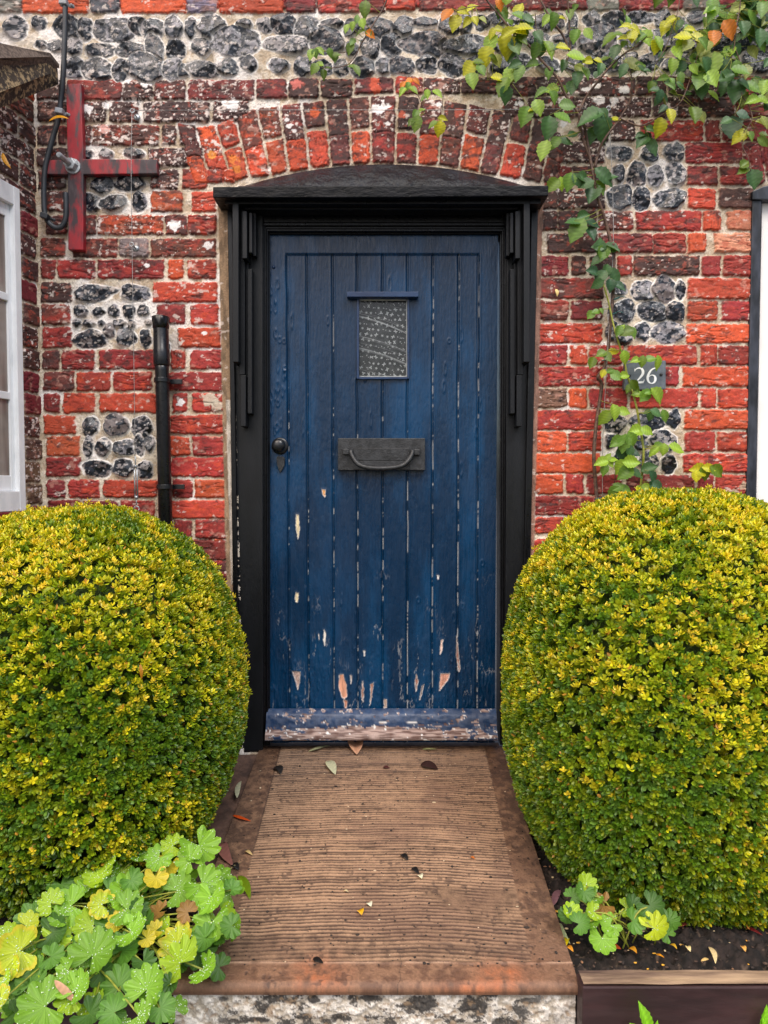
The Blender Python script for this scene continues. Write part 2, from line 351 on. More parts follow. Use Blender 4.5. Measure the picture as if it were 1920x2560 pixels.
for y0, y1, it, k in [
    (130, 250, [(268, 360, 'M1'), (376, 618, 'F1'), (636, 1058, 'F1'), (1092, 1188, 'O1'), (1216, 1400, 'R')], 15),
    (275, 402, [(268, 464, 'D1'), (995, 1405, 'R1')], 16),
    (420, 546, [(274, 455, 'B1'), (1018, 1198, 'M'), (1236, 1410, 'R')], 17),
    (570, 695, [(278, 465, 'F1'), (1155, 1428, 'O1')], 18),
    (715, 836, [(280, 384, 'B1'), (405, 610, 'F1'), (646, 1030, 'F'), (1112, 1200, 'R'), (1238, 1438, 'F')], 19),
    (856, 976, [(286, 480, 'B1'), (498, 714, 'R'), (738, 982, 'R'), (1096, 1445, 'F1')], 20),
    (996, 1116, [(290, 386, 'M1'), (412, 613, 'R'), (650, 1015, 'O'), (1122, 1214, 'R1'), (1250, 1450, 'R1')], 21),
    (1136, 1256, [(288, 490, 'O'), (1104, 1454, 'R')], 22),
    (1276, 1396, [(306, 512, 'A1'), (1108, 1230, 'O'), (1250, 1456, 'F')], 23),
    (1410, 1530, [(302, 520, 'M'), (1110, 1460, 'R')], 24),
    (1556, 1668, [(306, 422, 'M1'), (447, 640, 'R'), (672, 1022, 'R'), (1120, 1250, 'F'), (1265, 1466, 'O')], 25),
    (1690, 1800, [(312, 520, 'M'), (545, 760, 'M'), (790, 1000, 'R'), (1110, 1466, 'R')], 26)]:
    FW.row(O4, y0, y1, it, k)
FW.row((0, 1200), 260, 380, [(300, 480, 'R'), (500, 860, 'M'), (880, 1080, 'R'), (1130, 1242, 'F'), (1270, 1466, 'F')], 27)
FW.row((0, 1200), 396, 515, [(300, 700, 'R'), (730, 1000, 'M'), (1210, 1470, 'M')], 28)
FW.row((0, 1200), 532, 650, [(300, 700, 'R'), (1290, 1470, 'M')], 29)
FW.row(O3, 782, 915, [(430, 625, 'D2'), (640, 795, 'D2'), (832, 1235, 'R1'), (1255, 1342, 'M1'), (1365, 1478, 'M1'), (1490, 1700, 'M1')], 30)
FW.row(O3, 927, 1055, [(240, 600, 'D3'), (1125, 1490, 'F1'), (1502, 1640, 'M')], 31)
FW.row(O3, 1080, 1200, [(210, 380, 'M1'), (395, 600, 'D1'), (1132, 1326, 'M'), (1350, 1540, 'F')], 32)
FW.row(O3, 1226, 1354, [(110, 290, 'D1'), (302, 600, 'D2'), (1140, 1316, 'O'), (1340, 1560, 'N1')], 33)
FW.row(O3, 1370, 1492, [(180, 290, 'D1'), (300, 550, 'D1'), (562, 780, 'B2'), (806, 1224, 'R'), (1240, 1350, 'A'), (1392, 1560, 'P')], 34)
FW.row(O3, 1516, 1636, [(230, 550, 'D1'), (562, 905, 'M1'), (916, 1125, 'F'), (1140, 1252, 'O'), (1312, 1560, 'P')], 35)
for y0, y1, it, k in [
    (106, 230, [(180, 362, 'M1'), (385, 475, 'D'), (505, 670, 'D1'), (682, 772, 'F'), (792, 1214, 'D1'), (1232, 1346, 'M'), (1366, 1550, 'F')], 36),
    (250, 380, [(165, 590, 'B1'), (1138, 1554, 'O')], 37), (396, 520, [(156, 360, 'B1'), (385, 582, 'M'), (1140, 1330, 'A'), (1362, 1548, 'F')], 38),
    (546, 666, [(150, 582, 'R1'), (1133, 1550, 'O')], 39),
    (686, 806, [(150, 355, 'F1'), (377, 486, 'O'), (502, 720, 'R'), (755, 1196, 'R'), (1222, 1325, 'R'), (1336, 1545, 'F')], 40),
    (825, 946, [(150, 590, 'R1'), (612, 1076, 'F'), (1106, 1540, 'O')], 41),
    (965, 1086, [(140, 352, 'N1'), (370, 480, 'O'), (502, 740, 'F'), (770, 1206, 'R'), (1226, 1316, 'R'), (1330, 1540, 'R')], 42),
    (1106, 1226, [(135, 572, 'R'), (1120, 1536, 'O')], 43), (1246, 1366, [(140, 352, 'O'), (370, 575, 'R'), (1116, 1310, 'F'), (1330, 1530, 'R')], 44),
    (1386, 1506, [(140, 570, 'O'), (1110, 1530, 'R')], 45), (1524, 1642, [(150, 330, 'O'), (356, 462, 'R'), (486, 715, 'M'), (740, 1180, 'M'), (1200, 1302, 'F'), (1320, 1515, 'R')], 46),
    (1660, 1778, [(150, 590, 'F'), (610, 1000, 'R'), (1020, 1390, 'R'), (1420, 1520, 'O')], 47), (1796, 1900, [(150, 330, 'R'), (350, 590, 'F')], 48)]:
    FW.row(O5, y0, y1, it, k)
# relieving arch over the door: bed joints (top point, foot point), crop-2 units
J = [(-520, 800, -405, 1192), (-394, 830, -290, 1182), (-262, 815, -155, 1172), (-134, 765, -39, 1148), (5, 705, 95, 1138), (150, 690, 215, 1110), (295, 672, 350, 1092), (445, 655, 485, 1076), (595, 640, 620, 1064),
     (735, 630, 750, 1056), (915, 625, 900, 1056), (1065, 638, 1042, 1060), (1215, 655, 1180, 1070), (1375, 680, 1315, 1086), (1530, 716, 1445, 1112), (1670, 735, 1570, 1136), (1799, 770, 1719, 1160), (1915, 830, 1850, 1185), (2010, 900, 1960, 1195)]
codes = ['B', 'O', 'O', 'A', 'A', 'B', 'B', 'D', 'B', 'M', 'D', 'B', 'D', 'B', 'D', 'B', 'D', 'D']
for i in range(len(J)-1):
    a, b = J[i], J[i+1]; P = lambda x, y: (640+x/2.592, y/2.592)
    rr = np.random.default_rng(500+i); sp = rr.choice([0, 1, 1, 2]); g = 11
    a0, a1, b0, b1 = (a[0]+g, a[1]), (a[2]+g, a[3]), (b[0]-g, b[1]), (b[2]-g, b[3])
    lerp = lambda p, q, t: (p[0]*(1-t)+q[0]*t, p[1]*(1-t)+q[1]*t)
    if i in (4, 6, 8, 10, 2, 13, 15):
        t = {4: .48, 6: .42, 8: .5, 10: .52}.get(i, .45)
        FW.brick([P(*a0), P(*b0), P(*lerp(b0, b1, t-.035)), P(*lerp(a0, a1, t-.035))], codes[i], 3000+i, int(sp), dirty=.3)
        FW.brick([P(*lerp(a0, a1, t+.03)), P(*lerp(b0, b1, t+.03)), P(*b1), P(*a1)], {'D': 'F', 'M': 'F'}.get(codes[i], 'O'), 3100+i, 0, dirty=.12)
    else:
        FW.brick([P(*a0), P(*b0), P(*lerp(b0, b1, .6)), P(*lerp(a0, a1, .6))], codes[i], 3000+i, int(sp), dirty=.35)
        FW.brick([P(*lerp(a0, a1, .55)), P(*lerp(b0, b1, .55)), P(*b1), P(*a1)], {'D': 'B', 'M': 'F'}.get(codes[i], 'O'), 3100+i, 0, dirty=.1)
# springing bricks at the foot of the arch, left and right, and the arch of the next opening
FW.row(O1, 1100, 1185, [(1352, 1440, 'R'), (1450, 1520, 'O')], 52)
for i in range(5):
    x = 1884+i*34; y = 470-i*14; FW.brick([(x-14, y-98), (x+13, y-108), (x+29, y-16), (x+2, y-4)], 'M', 3300+i, 1, dirty=-.1)
# white lime patches on the bricks
def splat(x, y, r, c=(240, 234, 232), k=0, am=.95, asp=1.3):
    W = FW.win(x-r*2, x+r*2, y-r*2, y+r*2)
    if W is None: return
    U, V = FW.U[W], FW.V[W]; f = 1-np.hypot((U-x)/asp, V-y)/r+.45*fbm(U/7, V/7, 600+k)
    m = sm(.02, .2, f)*am; FW.C[W] = mix(FW.C[W], lin(c), m[..., None])
for i, (x, y, r) in enumerate([(943, 277, 14), (960, 270, 13), (967, 311, 6), (1097, 264, 7), (318, 204, 9), (368, 195, 12), (365, 212, 11), (222, 275, 13), (718, 303, 5), (724, 318, 7), (438, 565, 14), (585, 265, 15), (572, 262, 11), (263, 325, 11),
                                (523, 615, 10), (370, 665, 6), (452, 1006, 9), (270, 265, 9), (1465, 225, 8), (1490, 218, 8), (1560, 225, 11), (1495, 252, 12), (1400, 255, 8), (1535, 255, 10), (1410, 310, 8), (340, 735, 8), (512, 835, 6), (735, 330, 6), (1340, 620, 6), (1300, 262, 9)]): splat(x, y, r, k=i)
for i, (x, y, r, c) in enumerate([(740, 215, 12, (206, 110, 100)), (785, 283, 12, (214, 96, 52)), (262, 327, 12, (206, 140, 128)), (1005, 290, 10, (196, 88, 60)), (935, 205, 10, (206, 84, 52)), (938, 222, 12, (206, 84, 52)), (520, 336, 12, (226, 92, 40)), (545, 1015, 16, (190, 180, 162)), (525, 1000, 18, (190, 180, 162)),
                                   (440, 862, 16, (222, 208, 196)), (435, 840, 12, (222, 208, 196)), (1862, 1215, 14, (170, 150, 128)), (1835, 1235, 14, (170, 150, 128)), (530, 390, 10, (220, 140, 50)), (585, 400, 12, (214, 120, 40)), (592, 425, 10, (206, 120, 40)), (1150, 285, 12, (190, 90, 70))]): splat(x, y, r, c, 50+i, .85)
# flint work: the long band and the small panels set in the brickwork
FL = []
def fl(o, lst, s0=2.592, k0=0, lt=None):
    for i, t in enumerate(lst):
        FW.flint(o[0]+t[0]/s0, o[1]+t[1]/s0, t[2]/s0*(1.24 if k0 < 200 else 1.14), t[3]/s0*(1.3 if k0 < 200 else 1.18), k0+i, t[4] if len(t) > 4 else lt)
fl(O1, [(105, 185, 65, 60, .5), (255, 150, 45, 35), (440, 180, 75, 65), (560, 190, 45, 60), (735, 195, 105, 70), (895, 170, 50, 50), (990, 190, 65, 60), (1125, 180, 50, 70), (1235, 180, 35, 60), (1375, 175, 90, 60), (1580, 160, 50, 30),
        (270, 290, 40, 25), (370, 300, 50, 35), (480, 305, 45, 50), (650, 330, 85, 40), (845, 325, 75, 45), (1000, 320, 55, 80), (1140, 330, 50, 65), (1305, 305, 55, 50), (1530, 270, 150, 70, .5),
        (485, 445, 60, 60), (630, 450, 90, 60), (780, 455, 50, 60), (945, 440, 110, 75), (1120, 450, 60, 60), (1198, 460, 36, 40), (1310, 450, 85, 50), (1480, 440, 60, 45), (1610, 410, 50, 45)], k0=0)
fl(O2, [(60, 165, 50, 40, .8), (180, 160, 75, 55), (330, 190, 75, 65), (490, 155, 75, 30), (620, 180, 45, 50), (790, 180, 80, 55), (955, 180, 60, 60), (1100, 150, 85, 30), (1250, 170, 60, 50), (1360, 160, 40, 55), (1560, 130, 50, 40), (1460, 150, 44, 44),
        (200, 290, 130, 50, .6), (460, 270, 100, 65), (620, 320, 40, 40), (740, 300, 55, 60), (880, 295, 60, 65), (1100, 290, 135, 65), (1370, 300, 125, 60), (1600, 280, 60, 50),
        (145, 425, 60, 40, .6), (305, 435, 50, 55), (430, 440, 60, 44), (550, 440, 45, 45), (690, 440, 70, 55), (830, 430, 50, 50), (945, 430, 70, 50), (1110, 420, 60, 50), (1270, 425, 75, 60), (1430, 420, 60, 45), (1580, 430, 60, 50)], k0=60)
fl(O3, [(60, 140, 70, 50), (200, 150, 60, 45), (390, 170, 35, 70), (295, 140, 40, 45), (520, 130, 50, 45), (660, 130, 75, 45), (840, 115, 85, 35), (980, 130, 50, 50), (1080, 180, 50, 60), (1190, 120, 50, 45), (1320, 130, 55, 60), (1450, 110, 60, 50), (1580, 120, 60, 45),
        (150, 260, 90, 40), (350, 270, 80, 40), (560, 270, 110, 80), (770, 260, 60, 50), (960, 270, 70, 60), (1120, 300, 80, 45), (1230, 250, 50, 45), (1340, 290, 60, 60), (1490, 280, 60, 60), (1620, 260, 60, 60),
        (60, 400, 60, 50), (240, 420, 70, 45), (420, 420, 80, 45), (520, 440, 60, 50), (650, 420, 70, 45), (770, 400, 50, 50), (900, 400, 80, 45), (1010, 430, 40, 40), (1120, 410, 55, 65), (1280, 420, 70, 55), (1440, 440, 60, 50), (1590, 400, 80, 70)], k0=120)
for i in range(54): FW.flint(-22-(i//3)*46+(i % 3)*11, 70+(i % 3)*50, 20, 17, 800+i)
for i in range(45): FW.flint(1935+(i//3)*46+(i % 3)*11, 62+(i % 3)*50, 20, 17, 700+i)
fl(O1, [(570, 1000, 38, 28), (690, 1000, 46, 32, .5), (870, 994, 66, 32, .6), (665, 1200, 70, 50), (840, 1185, 90, 52, .3), (592, 1310, 58, 58), (735, 1315, 88, 50), (905, 1310, 44, 60, .4)], k0=200)
fl(O4, [(610, 345, 130, 50), (880, 345, 92, 50, .4), (525, 460, 48, 35), (640, 468, 42, 33), (740, 460, 38, 38), (835, 465, 38, 48), (930, 455, 38, 38), (500, 540, 28, 30), (580, 540, 42, 24), (660, 538, 32, 20), (775, 540, 48, 26), (855, 545, 26, 28), (965, 535, 28, 25),
        (585, 645, 95, 58), (710, 590, 40, 40, .9), (820, 630, 60, 55, .4), (945, 635, 36, 60), (1080, 690, 26, 40), (590, 1205, 50, 60), (755, 1200, 75, 68, .8), (920, 1210, 62, 62), (572, 1340, 34, 58), (670, 1345, 50, 58, .6), (815, 1345, 75, 50, .6),
        (905, 1330, 40, 60), (970, 1320, 35, 50), (630, 1480, 98, 50), (800, 1475, 65, 54), (940, 1490, 48, 54, .5)], k0=230)
fl(O3, [(700, 995, 80, 45), (890, 1000, 55, 52), (1050, 990, 62, 60), (690, 1130, 40, 60), (810, 1130, 62, 75, .4), (925, 1145, 55, 60, .8), (1060, 1130, 58, 75), (700, 1280, 80, 75), (835, 1290, 55, 72), (1020, 1290, 92, 66)], k0=270)
fl(O5, [(690, 320, 50, 42), (850, 330, 70, 65, .7), (985, 320, 80, 70, 1.2), (1090, 325, 36, 60), (725, 460, 70, 65, -.1), (642, 480, 25, 42), (910, 465, 85, 64, -.1), (1055, 465, 55, 64), (655, 590, 44, 60), (715, 615, 60, 55), (845, 595, 50, 62), (1010, 600, 100, 62, .9),
        (660, 1190, 66, 60), (880, 1180, 110, 55), (1045, 1160, 45, 56), (640, 1300, 40, 46), (830, 1310, 60, 50), (980, 1300, 86, 60, .5), (720, 1420, 64, 44), (880, 1430, 62, 50), (1012, 1455, 50, 60)], k0=290)
# cement fillets beside the door frame
def fillet(q, c, h, k):
    q = np.array(q, float); W = FW.win(q[:, 0].min(), q[:, 0].max(), q[:, 1].min(), q[:, 1].max())
    U, V = FW.U[W], FW.V[W]; d = []
    for i in range(4):
        a, b = q[i], q[(i+1) % 4]; t = b-a; L = math.hypot(*t); d.append(((V-a[1])*t[0]-(U-a[0])*t[1])/L)
    m = sm(-1.5, 2.0, np.min(d, 0)+1.2*vn(U/6, V/14, k)); n = fbm(U/9, V/30, k+1)
    col = mix(lin(c), lin(c)*.55, sm(-.3, .6, n)[..., None]); col = col*(1+.25*FW.n4[W])[..., None]
    FW.C[W] = mix(FW.C[W], col, m[..., None]); FW.H[W] = mix(FW.H[W], h+.001*n, m)
fillet([(545, 488), (572, 488), (596, 1480), (567, 1480)], (150, 124, 98), .008, 811)
fillet([(566, 1000), (584, 1000), (594, 1460), (579, 1460)], (188, 178, 166), .010, 815)
fillet([(1336, 500), (1358, 500), (1332, 1480), (1306, 1480)], (150, 112, 96), .006, 821)
eL_ = 577+(V-494)*.0233; eR_ = 1334-(V-494)*.022
keep = ~((U > eL_) & (U < eR_) & (V > 500) & (V < 1880))[:-1, :-1]
keep &= ~((U[:-1, :-1] > 1884) & (U[1:, 1:] < 2128) & (V[:-1, :-1] > 484) & (V[1:, 1:] < 1270))
Yw = -FW.H
_s = sm(.60, .76, fbm(U/15, V/10, 640)+.24*whitebias+.14*FW.n2)*.6; FW.C[:] = mix(FW.C, lin((222, 208, 198)), _s[..., None])
_g = sm(.1, .9, fbm(U/150, V/110, 644)); FW.C *= (1-.22*_g)[..., None]
cottage = empty('cottage', (0, 0, 0))
tag(cottage, 'old red brick and flint cottage front around the blue door', 'house')
np_mesh('front_wall', np.stack([X, Yw, Z], -1).reshape(-1, 3), grid_faces(len(zs), len(xs), keep)[:, ::-1], {'Col': FW.C.reshape(-1, 3), 'Rough': FW.R.ravel()}, M_wall, cottage, True)

# ------------------------------------------------------------------ the canted bay at the left edge, coming forward from the corner
A0 = np.array([-1.1733, 0.0]); DIR = np.array([-0.20, -1.0]); DIR /= np.linalg.norm(DIR)
def side_pt(s_, z, out=0.0):
    """s_ metres forward from the corner; out = proud of the bay wall"""
    n = np.array([-DIR[1], DIR[0]])*1.0; n = np.array([1.0, -.2])/math.hypot(1, .2)
    return (A0[0]+DIR[0]*s_+n[0]*out, A0[1]+DIR[1]*s_+n[1]*out, z)
def side_s(px):            # distance along the bay wall where the photograph's column px meets it
    k = (px-960)/F
    return (A0[0]-k*CD)/(k*DIR[1]-DIR[0])
ss = np.arange(0, .95, .0028); zz = np.concatenate([np.arange(-.3, .6, .008), np.arange(.6, 2.3, .0028)])[::-1]
S, ZZ = np.meshgrid(ss, zz); Us = 400+S*730; Vs = 1209-(ZZ-CZ)*730     # flat brick-drawing coordinates of this wall
FS = Field(S, ZZ, Us, Vs, 41, np.full(S.shape, -.75), np.full(S.shape, .15))
rr = np.random.default_rng(5)
for i in range(34):
    y0 = 175+i*54.5; off = (i % 2)
    for j in range(7):
        x0 = 404+(j-1)*120+(58 if off else 0); x1 = x0+112
        c = 'D' if y0 < 800 else rr.choice(['D', 'D', 'N', 'B'])
        sp = int(rr.choice([1, 2, 2, 3]))
        yy = y0
        if j <= 1 and any(abs(y0+26-v) < 28 for v in (588, 722)) : c, sp = 'S', 0
        if j <= 1 and any(abs(y0+26-v) < 27 for v in (967, 1028)): c, sp = 'S', 0
        FS.brick([(x0, y0), (x1, y0), (x1, y0+47), (x0, y0+47)], c, 5000+i*9+j, sp, h=.006, dirty=(.3 if c == 'D' else 0 if c != 'S' else -1.5))
FS.brick([(404, 230), (440, 230), (440, 275), (404, 275)], 'O', 5990, 0, dirty=-1)
s_w0 = side_s(57)                                          # window starts here
P3 = np.stack([A0[0]+DIR[0]*S+.9806*FS.H, A0[1]+DIR[1]*S-.196*FS.H, ZZ], -1)
z_wt = at(55, 474, A0[1]+DIR[1]*s_w0)[2]; z_wb = at(57, 1277, A0[1]+DIR[1]*s_w0)[2]
_u, _v = proj(P3[..., 0], P3[..., 1], P3[..., 2]); roofcut = (_v < 128)[:-1, :-1]
keep = ~roofcut & ~((S[:-1, :-1] > s_w0+.003) & (S[1:, 1:] < .72) & (ZZ[1:, 1:] > z_wb+.03) & (ZZ[:-1, :-1] < z_wt-.03))
np_mesh('bay_wall', P3.reshape(-1, 3), grid_faces(len(zz), len(ss), keep), {'Col': FS.C.reshape(-1, 3), 'Rough': FS.R.ravel()}, M_wall, cottage, True)
def side_box(bm, s0, s1, z0, z1, o0, o1):
    a = [bm.verts.new(side_pt(*p)) for p in ((s0, z0, o1), (s1, z0, o1), (s1, z1, o1), (s0, z1, o1))]
    b = [bm.verts.new(side_pt(*p)) for p in ((s0, z0, o0), (s1, z0, o0), (s1, z1, o0), (s0, z1, o0))]
    bm.faces.new(a); bm.faces.new(b[::-1])
    for i in range(4): bm.faces.new([a[(i+1) % 4], a[i], b[i], b[(i+1) % 4]])
s1 = .75; sF = side_s(42); sG = side_s(32)
bm = bmesh.new(); fw = sF-s_w0
side_box(bm, s_w0, sF, z_wb, z_wt, -.05, .012); side_box(bm, s1-fw, s1, z_wb, z_wt, -.05, .012)
side_box(bm, sF, s1-fw, z_wt-.06, z_wt-.0005, -.05, .0115); side_box(bm, sF, s1-fw, z_wb+.0005, z_wb+.065, -.05, .0115)
bay_win = bm_obj('window', bm, M_white, cottage, .002); bay_win['label'] = 'white painted casement window of the bay at the left edge'
bm = bmesh.new(); a_ = sF+.0005; b_ = s1-fw-.0005; zt = z_wt-.0605; zb = z_wb+.0655
side_box(bm, a_, sG, zb, zt, -.04, -.004); side_box(bm, b_-.035, b_, zb, zt, -.04, -.004)
side_box(bm, sG, b_-.035, zt-.04, zt-.0005, -.04, -.0045); side_box(bm, sG, b_-.035, zb+.0005, zb+.05, -.04, -.0045)
for py in (743, 990):
    zc = at(30, py, A0[1]+DIR[1]*sG)[2]; side_box(bm, sG, b_-.035, zc-.012, zc+.012, -.035, -.0015)
bm_obj('sash', bm, M_white, bay_win, .002)
mg, n, l, b = nodes('window_glass'); b.inputs['Base Color'].default_value = L4(96, 84, 76); b.inputs['Roughness'].default_value = .08
t = noise(n, l, 3.5, 3, .5, stretch=(4, 4, .5)); r = ramp(n, l, t.outputs[0], [(.35, L4(70, 54, 46)), (.6, L4(150, 138, 130))]); l.new(r.outputs[0], b.inputs['Base Color'])
bm = bmesh.new(); side_box(bm, sG-.002, b_-.033, zb+.045, zt-.035, -.014, -.010); bm_obj('pane', bm, mg, bay_win)
bm = bmesh.new(); side_box(bm, s_w0-.015, s1+.03, z_wb-.03, z_wb-.001, -.04, .02); bm_obj('sill', bm, paint('maroon_sill', L4(92, 30, 36), L4(128, 40, 46), .5), bay_win, .003)
# lichened verge of the bay's little roof
M_verge = paint('lichened_stone', L4(52, 44, 40), L4(84, 72, 60), .9, 18, (1, 1, 1), .004, 90)
def lich(mat, c, sc, lo, hi):
    n = mat.node_tree.nodes; l = mat.node_tree.links; b = [x for x in n if x.type == 'BSDF_PRINCIPLED'][0]
    src = b.inputs['Base Color'].links[0].from_socket; t = noise(n, l, sc, 6, .7); r = ramp(n, l, t.outputs[0], [(lo, (0, 0, 0, 1)), (hi, (1, 1, 1, 1))])
    mx = n.new("ShaderNodeMix"); mx.data_type = 'RGBA'; l.new(r.outputs[0], mx.inputs[0]); l.new(src, mx.inputs[6]); mx.inputs[7].default_value = c; l.new(mx.outputs[2], b.inputs['Base Color'])
lich(M_verge, L4(170, 146, 110), 55, .50, .56)
def prism_var(name, poly, mat, parent):
    bm = bmesh.new(); Yv = lambda x: -.075-.19*(122-x)/122.
    a = [bm.verts.new(at(x, y, Yv(x)-o)) for x, y, o in poly]; b = [bm.verts.new((v.co.x, min(-.002, v.co.y+.065), v.co.z)) for v in a]; n = len(a)
    bm.faces.new(a); bm.faces.new(b[::-1])
    for i in range(n): bm.faces.new([a[(i+1) % n], a[i], b[i], b[(i+1) % n]])
    return bm_obj(name, bm, mat, parent, .003)
roof = prism_var('bay_roof', [(-160, 150, 0), (0, 148, 0), (122, 143, 0), (124, 184, 0), (0, 231, 0), (-160, 292, 0)], M_verge, cottage)
M_felt = paint('gritty_slab', L4(74, 62, 56), L4(128, 112, 100), .95, 120, (1, 1, 1), .004, 200)
prism_var('roof_slab', [(-160, 92, .012), (0, 106, .012), (60, 119, .012), (126, 131, .012), (126, 142, .012), (0, 147, .012), (-160, 149, .012)], M_felt, roof)
# ------------------------------------------------------------------ door frame, hood and stepped brackets
frame = board('door_frame', [(rect(657.5, 515, 1267.5, 556), .01, .12)], M_black, cottage, .002)
board('architrave', [([(568, 494), (580, 494), (600, 1878), (588, 1878)], -.016, .10)], M_black, frame, .002); board('architrave', [([(1329, 494), (1346, 494), (1316, 1878), (1301, 1878)], -.016, .10)], M_black, frame, .002)
frame['label'] = 'black painted door frame with stepped brackets'
board('jamb_board', [([(580.5, 505), (657, 505), (657, 1878), (600.5, 1878)], .0, .12)], M_frame, frame, .002)
board('jamb_board', [([(1268, 505), (1328.5, 505), (1300.5, 1878), (1262, 1878)], .0, .12)], M_frame, frame, .002)
mould = []
for i, (a, yf) in enumerate([(0, .012), (4.5, .022), (9.5, .018), (13, .035)]):
    b = [4.5, 9.5, 13, 17.5][i]; e = 1.0
    mould.append((rect(657+a, 560+a*1.65, 657+b-e*0, 1863), yf, .12)); mould.append((rect(1268-b, 560+a*1.65, 1268-a, 1863), yf, .12))
    mould.append((rect(657+a, 556.5+a*1.65, 1268-a, 556.5+b*1.65), yf-.0008, .119))
board('moulding', mould, M_black, frame, .0022)
def bracket(flip):
    f = (lambda x: x) if not flip else (lambda x: 1906-x)
    r_ = lambda a, b, c, d: sorted([f(a), f(c)])
    def bx(x0, y0, x1, y1, yf):
        a, c = r_(x0, y0, x1, y1); return (rect(a, y0, c, y1), yf, .002)
    L = [bx(581, 506, 596.5, 905, -.085), bx(597.5, 506, 612, 937, -.045), bx(601, 938, 614.5, 1066, -.05),
         bx(605, 527, 617.5, 646, -.068), bx(618.5, 672, 630, 1034, -.04), bx(622, 531, 630.5, 632, -.055), bx(613, 646.5, 621, 1010, -.022), bx(631, 531, 640, 640, -.03)]
    return board('bracket', L, M_frame, frame, .0018)
bracket(False); bracket(True)
hood = board('door_hood', [([(532, 466.5), (1371, 463.5), (1371, 490), (950, 494), (532, 494)], -.115, .0)], M_blackrough, cottage, .003)
hood['label'] = 'weathered black timber hood over the door with lead flashing'
board('cornice', [(rect(562, 495, 1352, 510), -.085, .0), (rect(611, 511, 1296, 523.5), -.055, .0)], M_black, hood, .002)
# lead flashing in the arch: a sheet sloping back from the hood to the arch soffit, with laps
nx, ny = 240, 30; vs_ = []; top = lambda x: 411+57*((x-962)/362.)**2
for j in range(ny):
    for i in range(nx):
        x = 596+(1328-596)*i/(nx-1); t = j/(ny-1); yb = 466.5; yt = min(top(x), yb-1.5)
        lap = sum(.004*math.exp(-((x-c-6*math.sin(t*4+c))/3.)**2) for c in (700, 795, 893, 1020, 1152, 1215))
        wob = .003*float(vn(x/35, t*2.2, 4))+.0018*float(vn(x/9, t*5, 8))
        Y = -.102+.075*t-.012*math.sin(math.pi*t)-lap-wob
        vs_.append(at(x, yb+(yt-yb)*t, Y))
i = np.arange(nx*ny).reshape(ny, nx); q = np.stack([i[:-1, :-1], i[:-1, 1:], i[1:, 1:], i[1:, :-1]], -1).reshape(-1, 4)
fl_o = np_mesh('lead_flashing', np.array(vs_), q, None, M_lead, hood, True)
sd_ = fl_o.modifiers.new('thick', 'SOLIDIFY'); sd_.thickness = .003

# ------------------------------------------------------------------ the blue plank door
YD = .045
xa, xb = 671, 1246
p0 = at(xa, 1857, YD); p1 = at(xb, 586, YD)
dx = np.arange(p0[0], p1[0]-.000, .0021); dz = np.arange(p0[2]+.0, p1[2], .0030)[::-1]
DX, DZ = np.meshgrid(dx, dz); DU, DV = proj(DX, YD, DZ)
n1 = fbm(DU/60, DV/240, 71); fine = vn(DU/2.2, DV/28, 72); fine2 = vn(DU/1.6, DV/9, 73); blob = fbm(DU/14, DV/22, 74)
H = .0003*fine+.00022*fine2+.0003*n1+.0003*blob
C = mix(lin((2, 37, 66)), lin((4, 55, 92)), sm(-.6, .6, n1+.2*fine)[..., None])
C = mix(C, lin((26, 46, 72)), (sm(.1, .8, fbm(DU/120, DV/200, 75))*.35)[..., None])
Rg = .24+.08*sm(-.5, .5, blob)+.03*fine
taper = 1-(DV-1200)*0.00002
Ud = 959+(DU-959)/taper
panel = (Ud > 720) & (Ud < 1194) & (DV > 635)
edge = np.minimum(np.minimum(Ud-720, 1194-Ud), DV-635); H -= .0055*sm(-1.5, 2.5, edge)                 # planks sit behind stiles and rail
groove_w = np.zeros_like(DU); rg = np.random.default_rng(4)
gx = [720, 768.5, 832.5, 893, 956, 1018, 1081, 1145, 1194]; wh = [.35, .25, .8, .7, .8, .8, 1.0, 1.0, .9]
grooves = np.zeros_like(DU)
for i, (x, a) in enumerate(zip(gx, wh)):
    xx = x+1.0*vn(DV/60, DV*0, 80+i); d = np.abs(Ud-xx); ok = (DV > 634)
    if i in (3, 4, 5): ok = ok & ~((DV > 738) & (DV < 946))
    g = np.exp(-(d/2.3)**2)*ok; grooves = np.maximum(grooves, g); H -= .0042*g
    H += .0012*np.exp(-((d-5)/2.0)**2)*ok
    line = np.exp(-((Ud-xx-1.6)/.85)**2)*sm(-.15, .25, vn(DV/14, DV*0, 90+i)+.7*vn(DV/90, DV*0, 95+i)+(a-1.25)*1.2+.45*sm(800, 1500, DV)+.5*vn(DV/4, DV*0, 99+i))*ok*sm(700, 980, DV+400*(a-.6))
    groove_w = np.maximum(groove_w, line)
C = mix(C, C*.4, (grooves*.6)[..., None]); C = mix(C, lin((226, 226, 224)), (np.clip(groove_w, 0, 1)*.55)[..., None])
# blisters and runs on the old paint
for i in range(60):
    x = rg.uniform(675, 715) if i < 26 else rg.uniform(725, 1240); y = rg.uniform(650, 1180) if i < 40 else rg.uniform(1400, 1790); a = rg.uniform(2, 4.5); b = rg.uniform(5, 18)
    rr_ = np.hypot((DU-x)/a, (DV-y)/b); H += .0016*np.exp(-((rr_-1)/.35)**2)
# cracks at the foot
crk = sm(.86, .97, 1-np.abs(fbm(DU/13, DV/75, 76))*2.1)*sm(1450, 1760, DV+160*vn(DU/40, DV/60, 77))*sm(-.1, .4, vn(DU/22, DV/50, 78))
H -= .0016*crk; C = mix(C, lin((206, 206, 206)), (crk*.3)[..., None])
lift = fbm(DU/11, DV/24, 79)*sm(1480, 1760, DV); H += .0028*np.clip(lift, 0, 1)
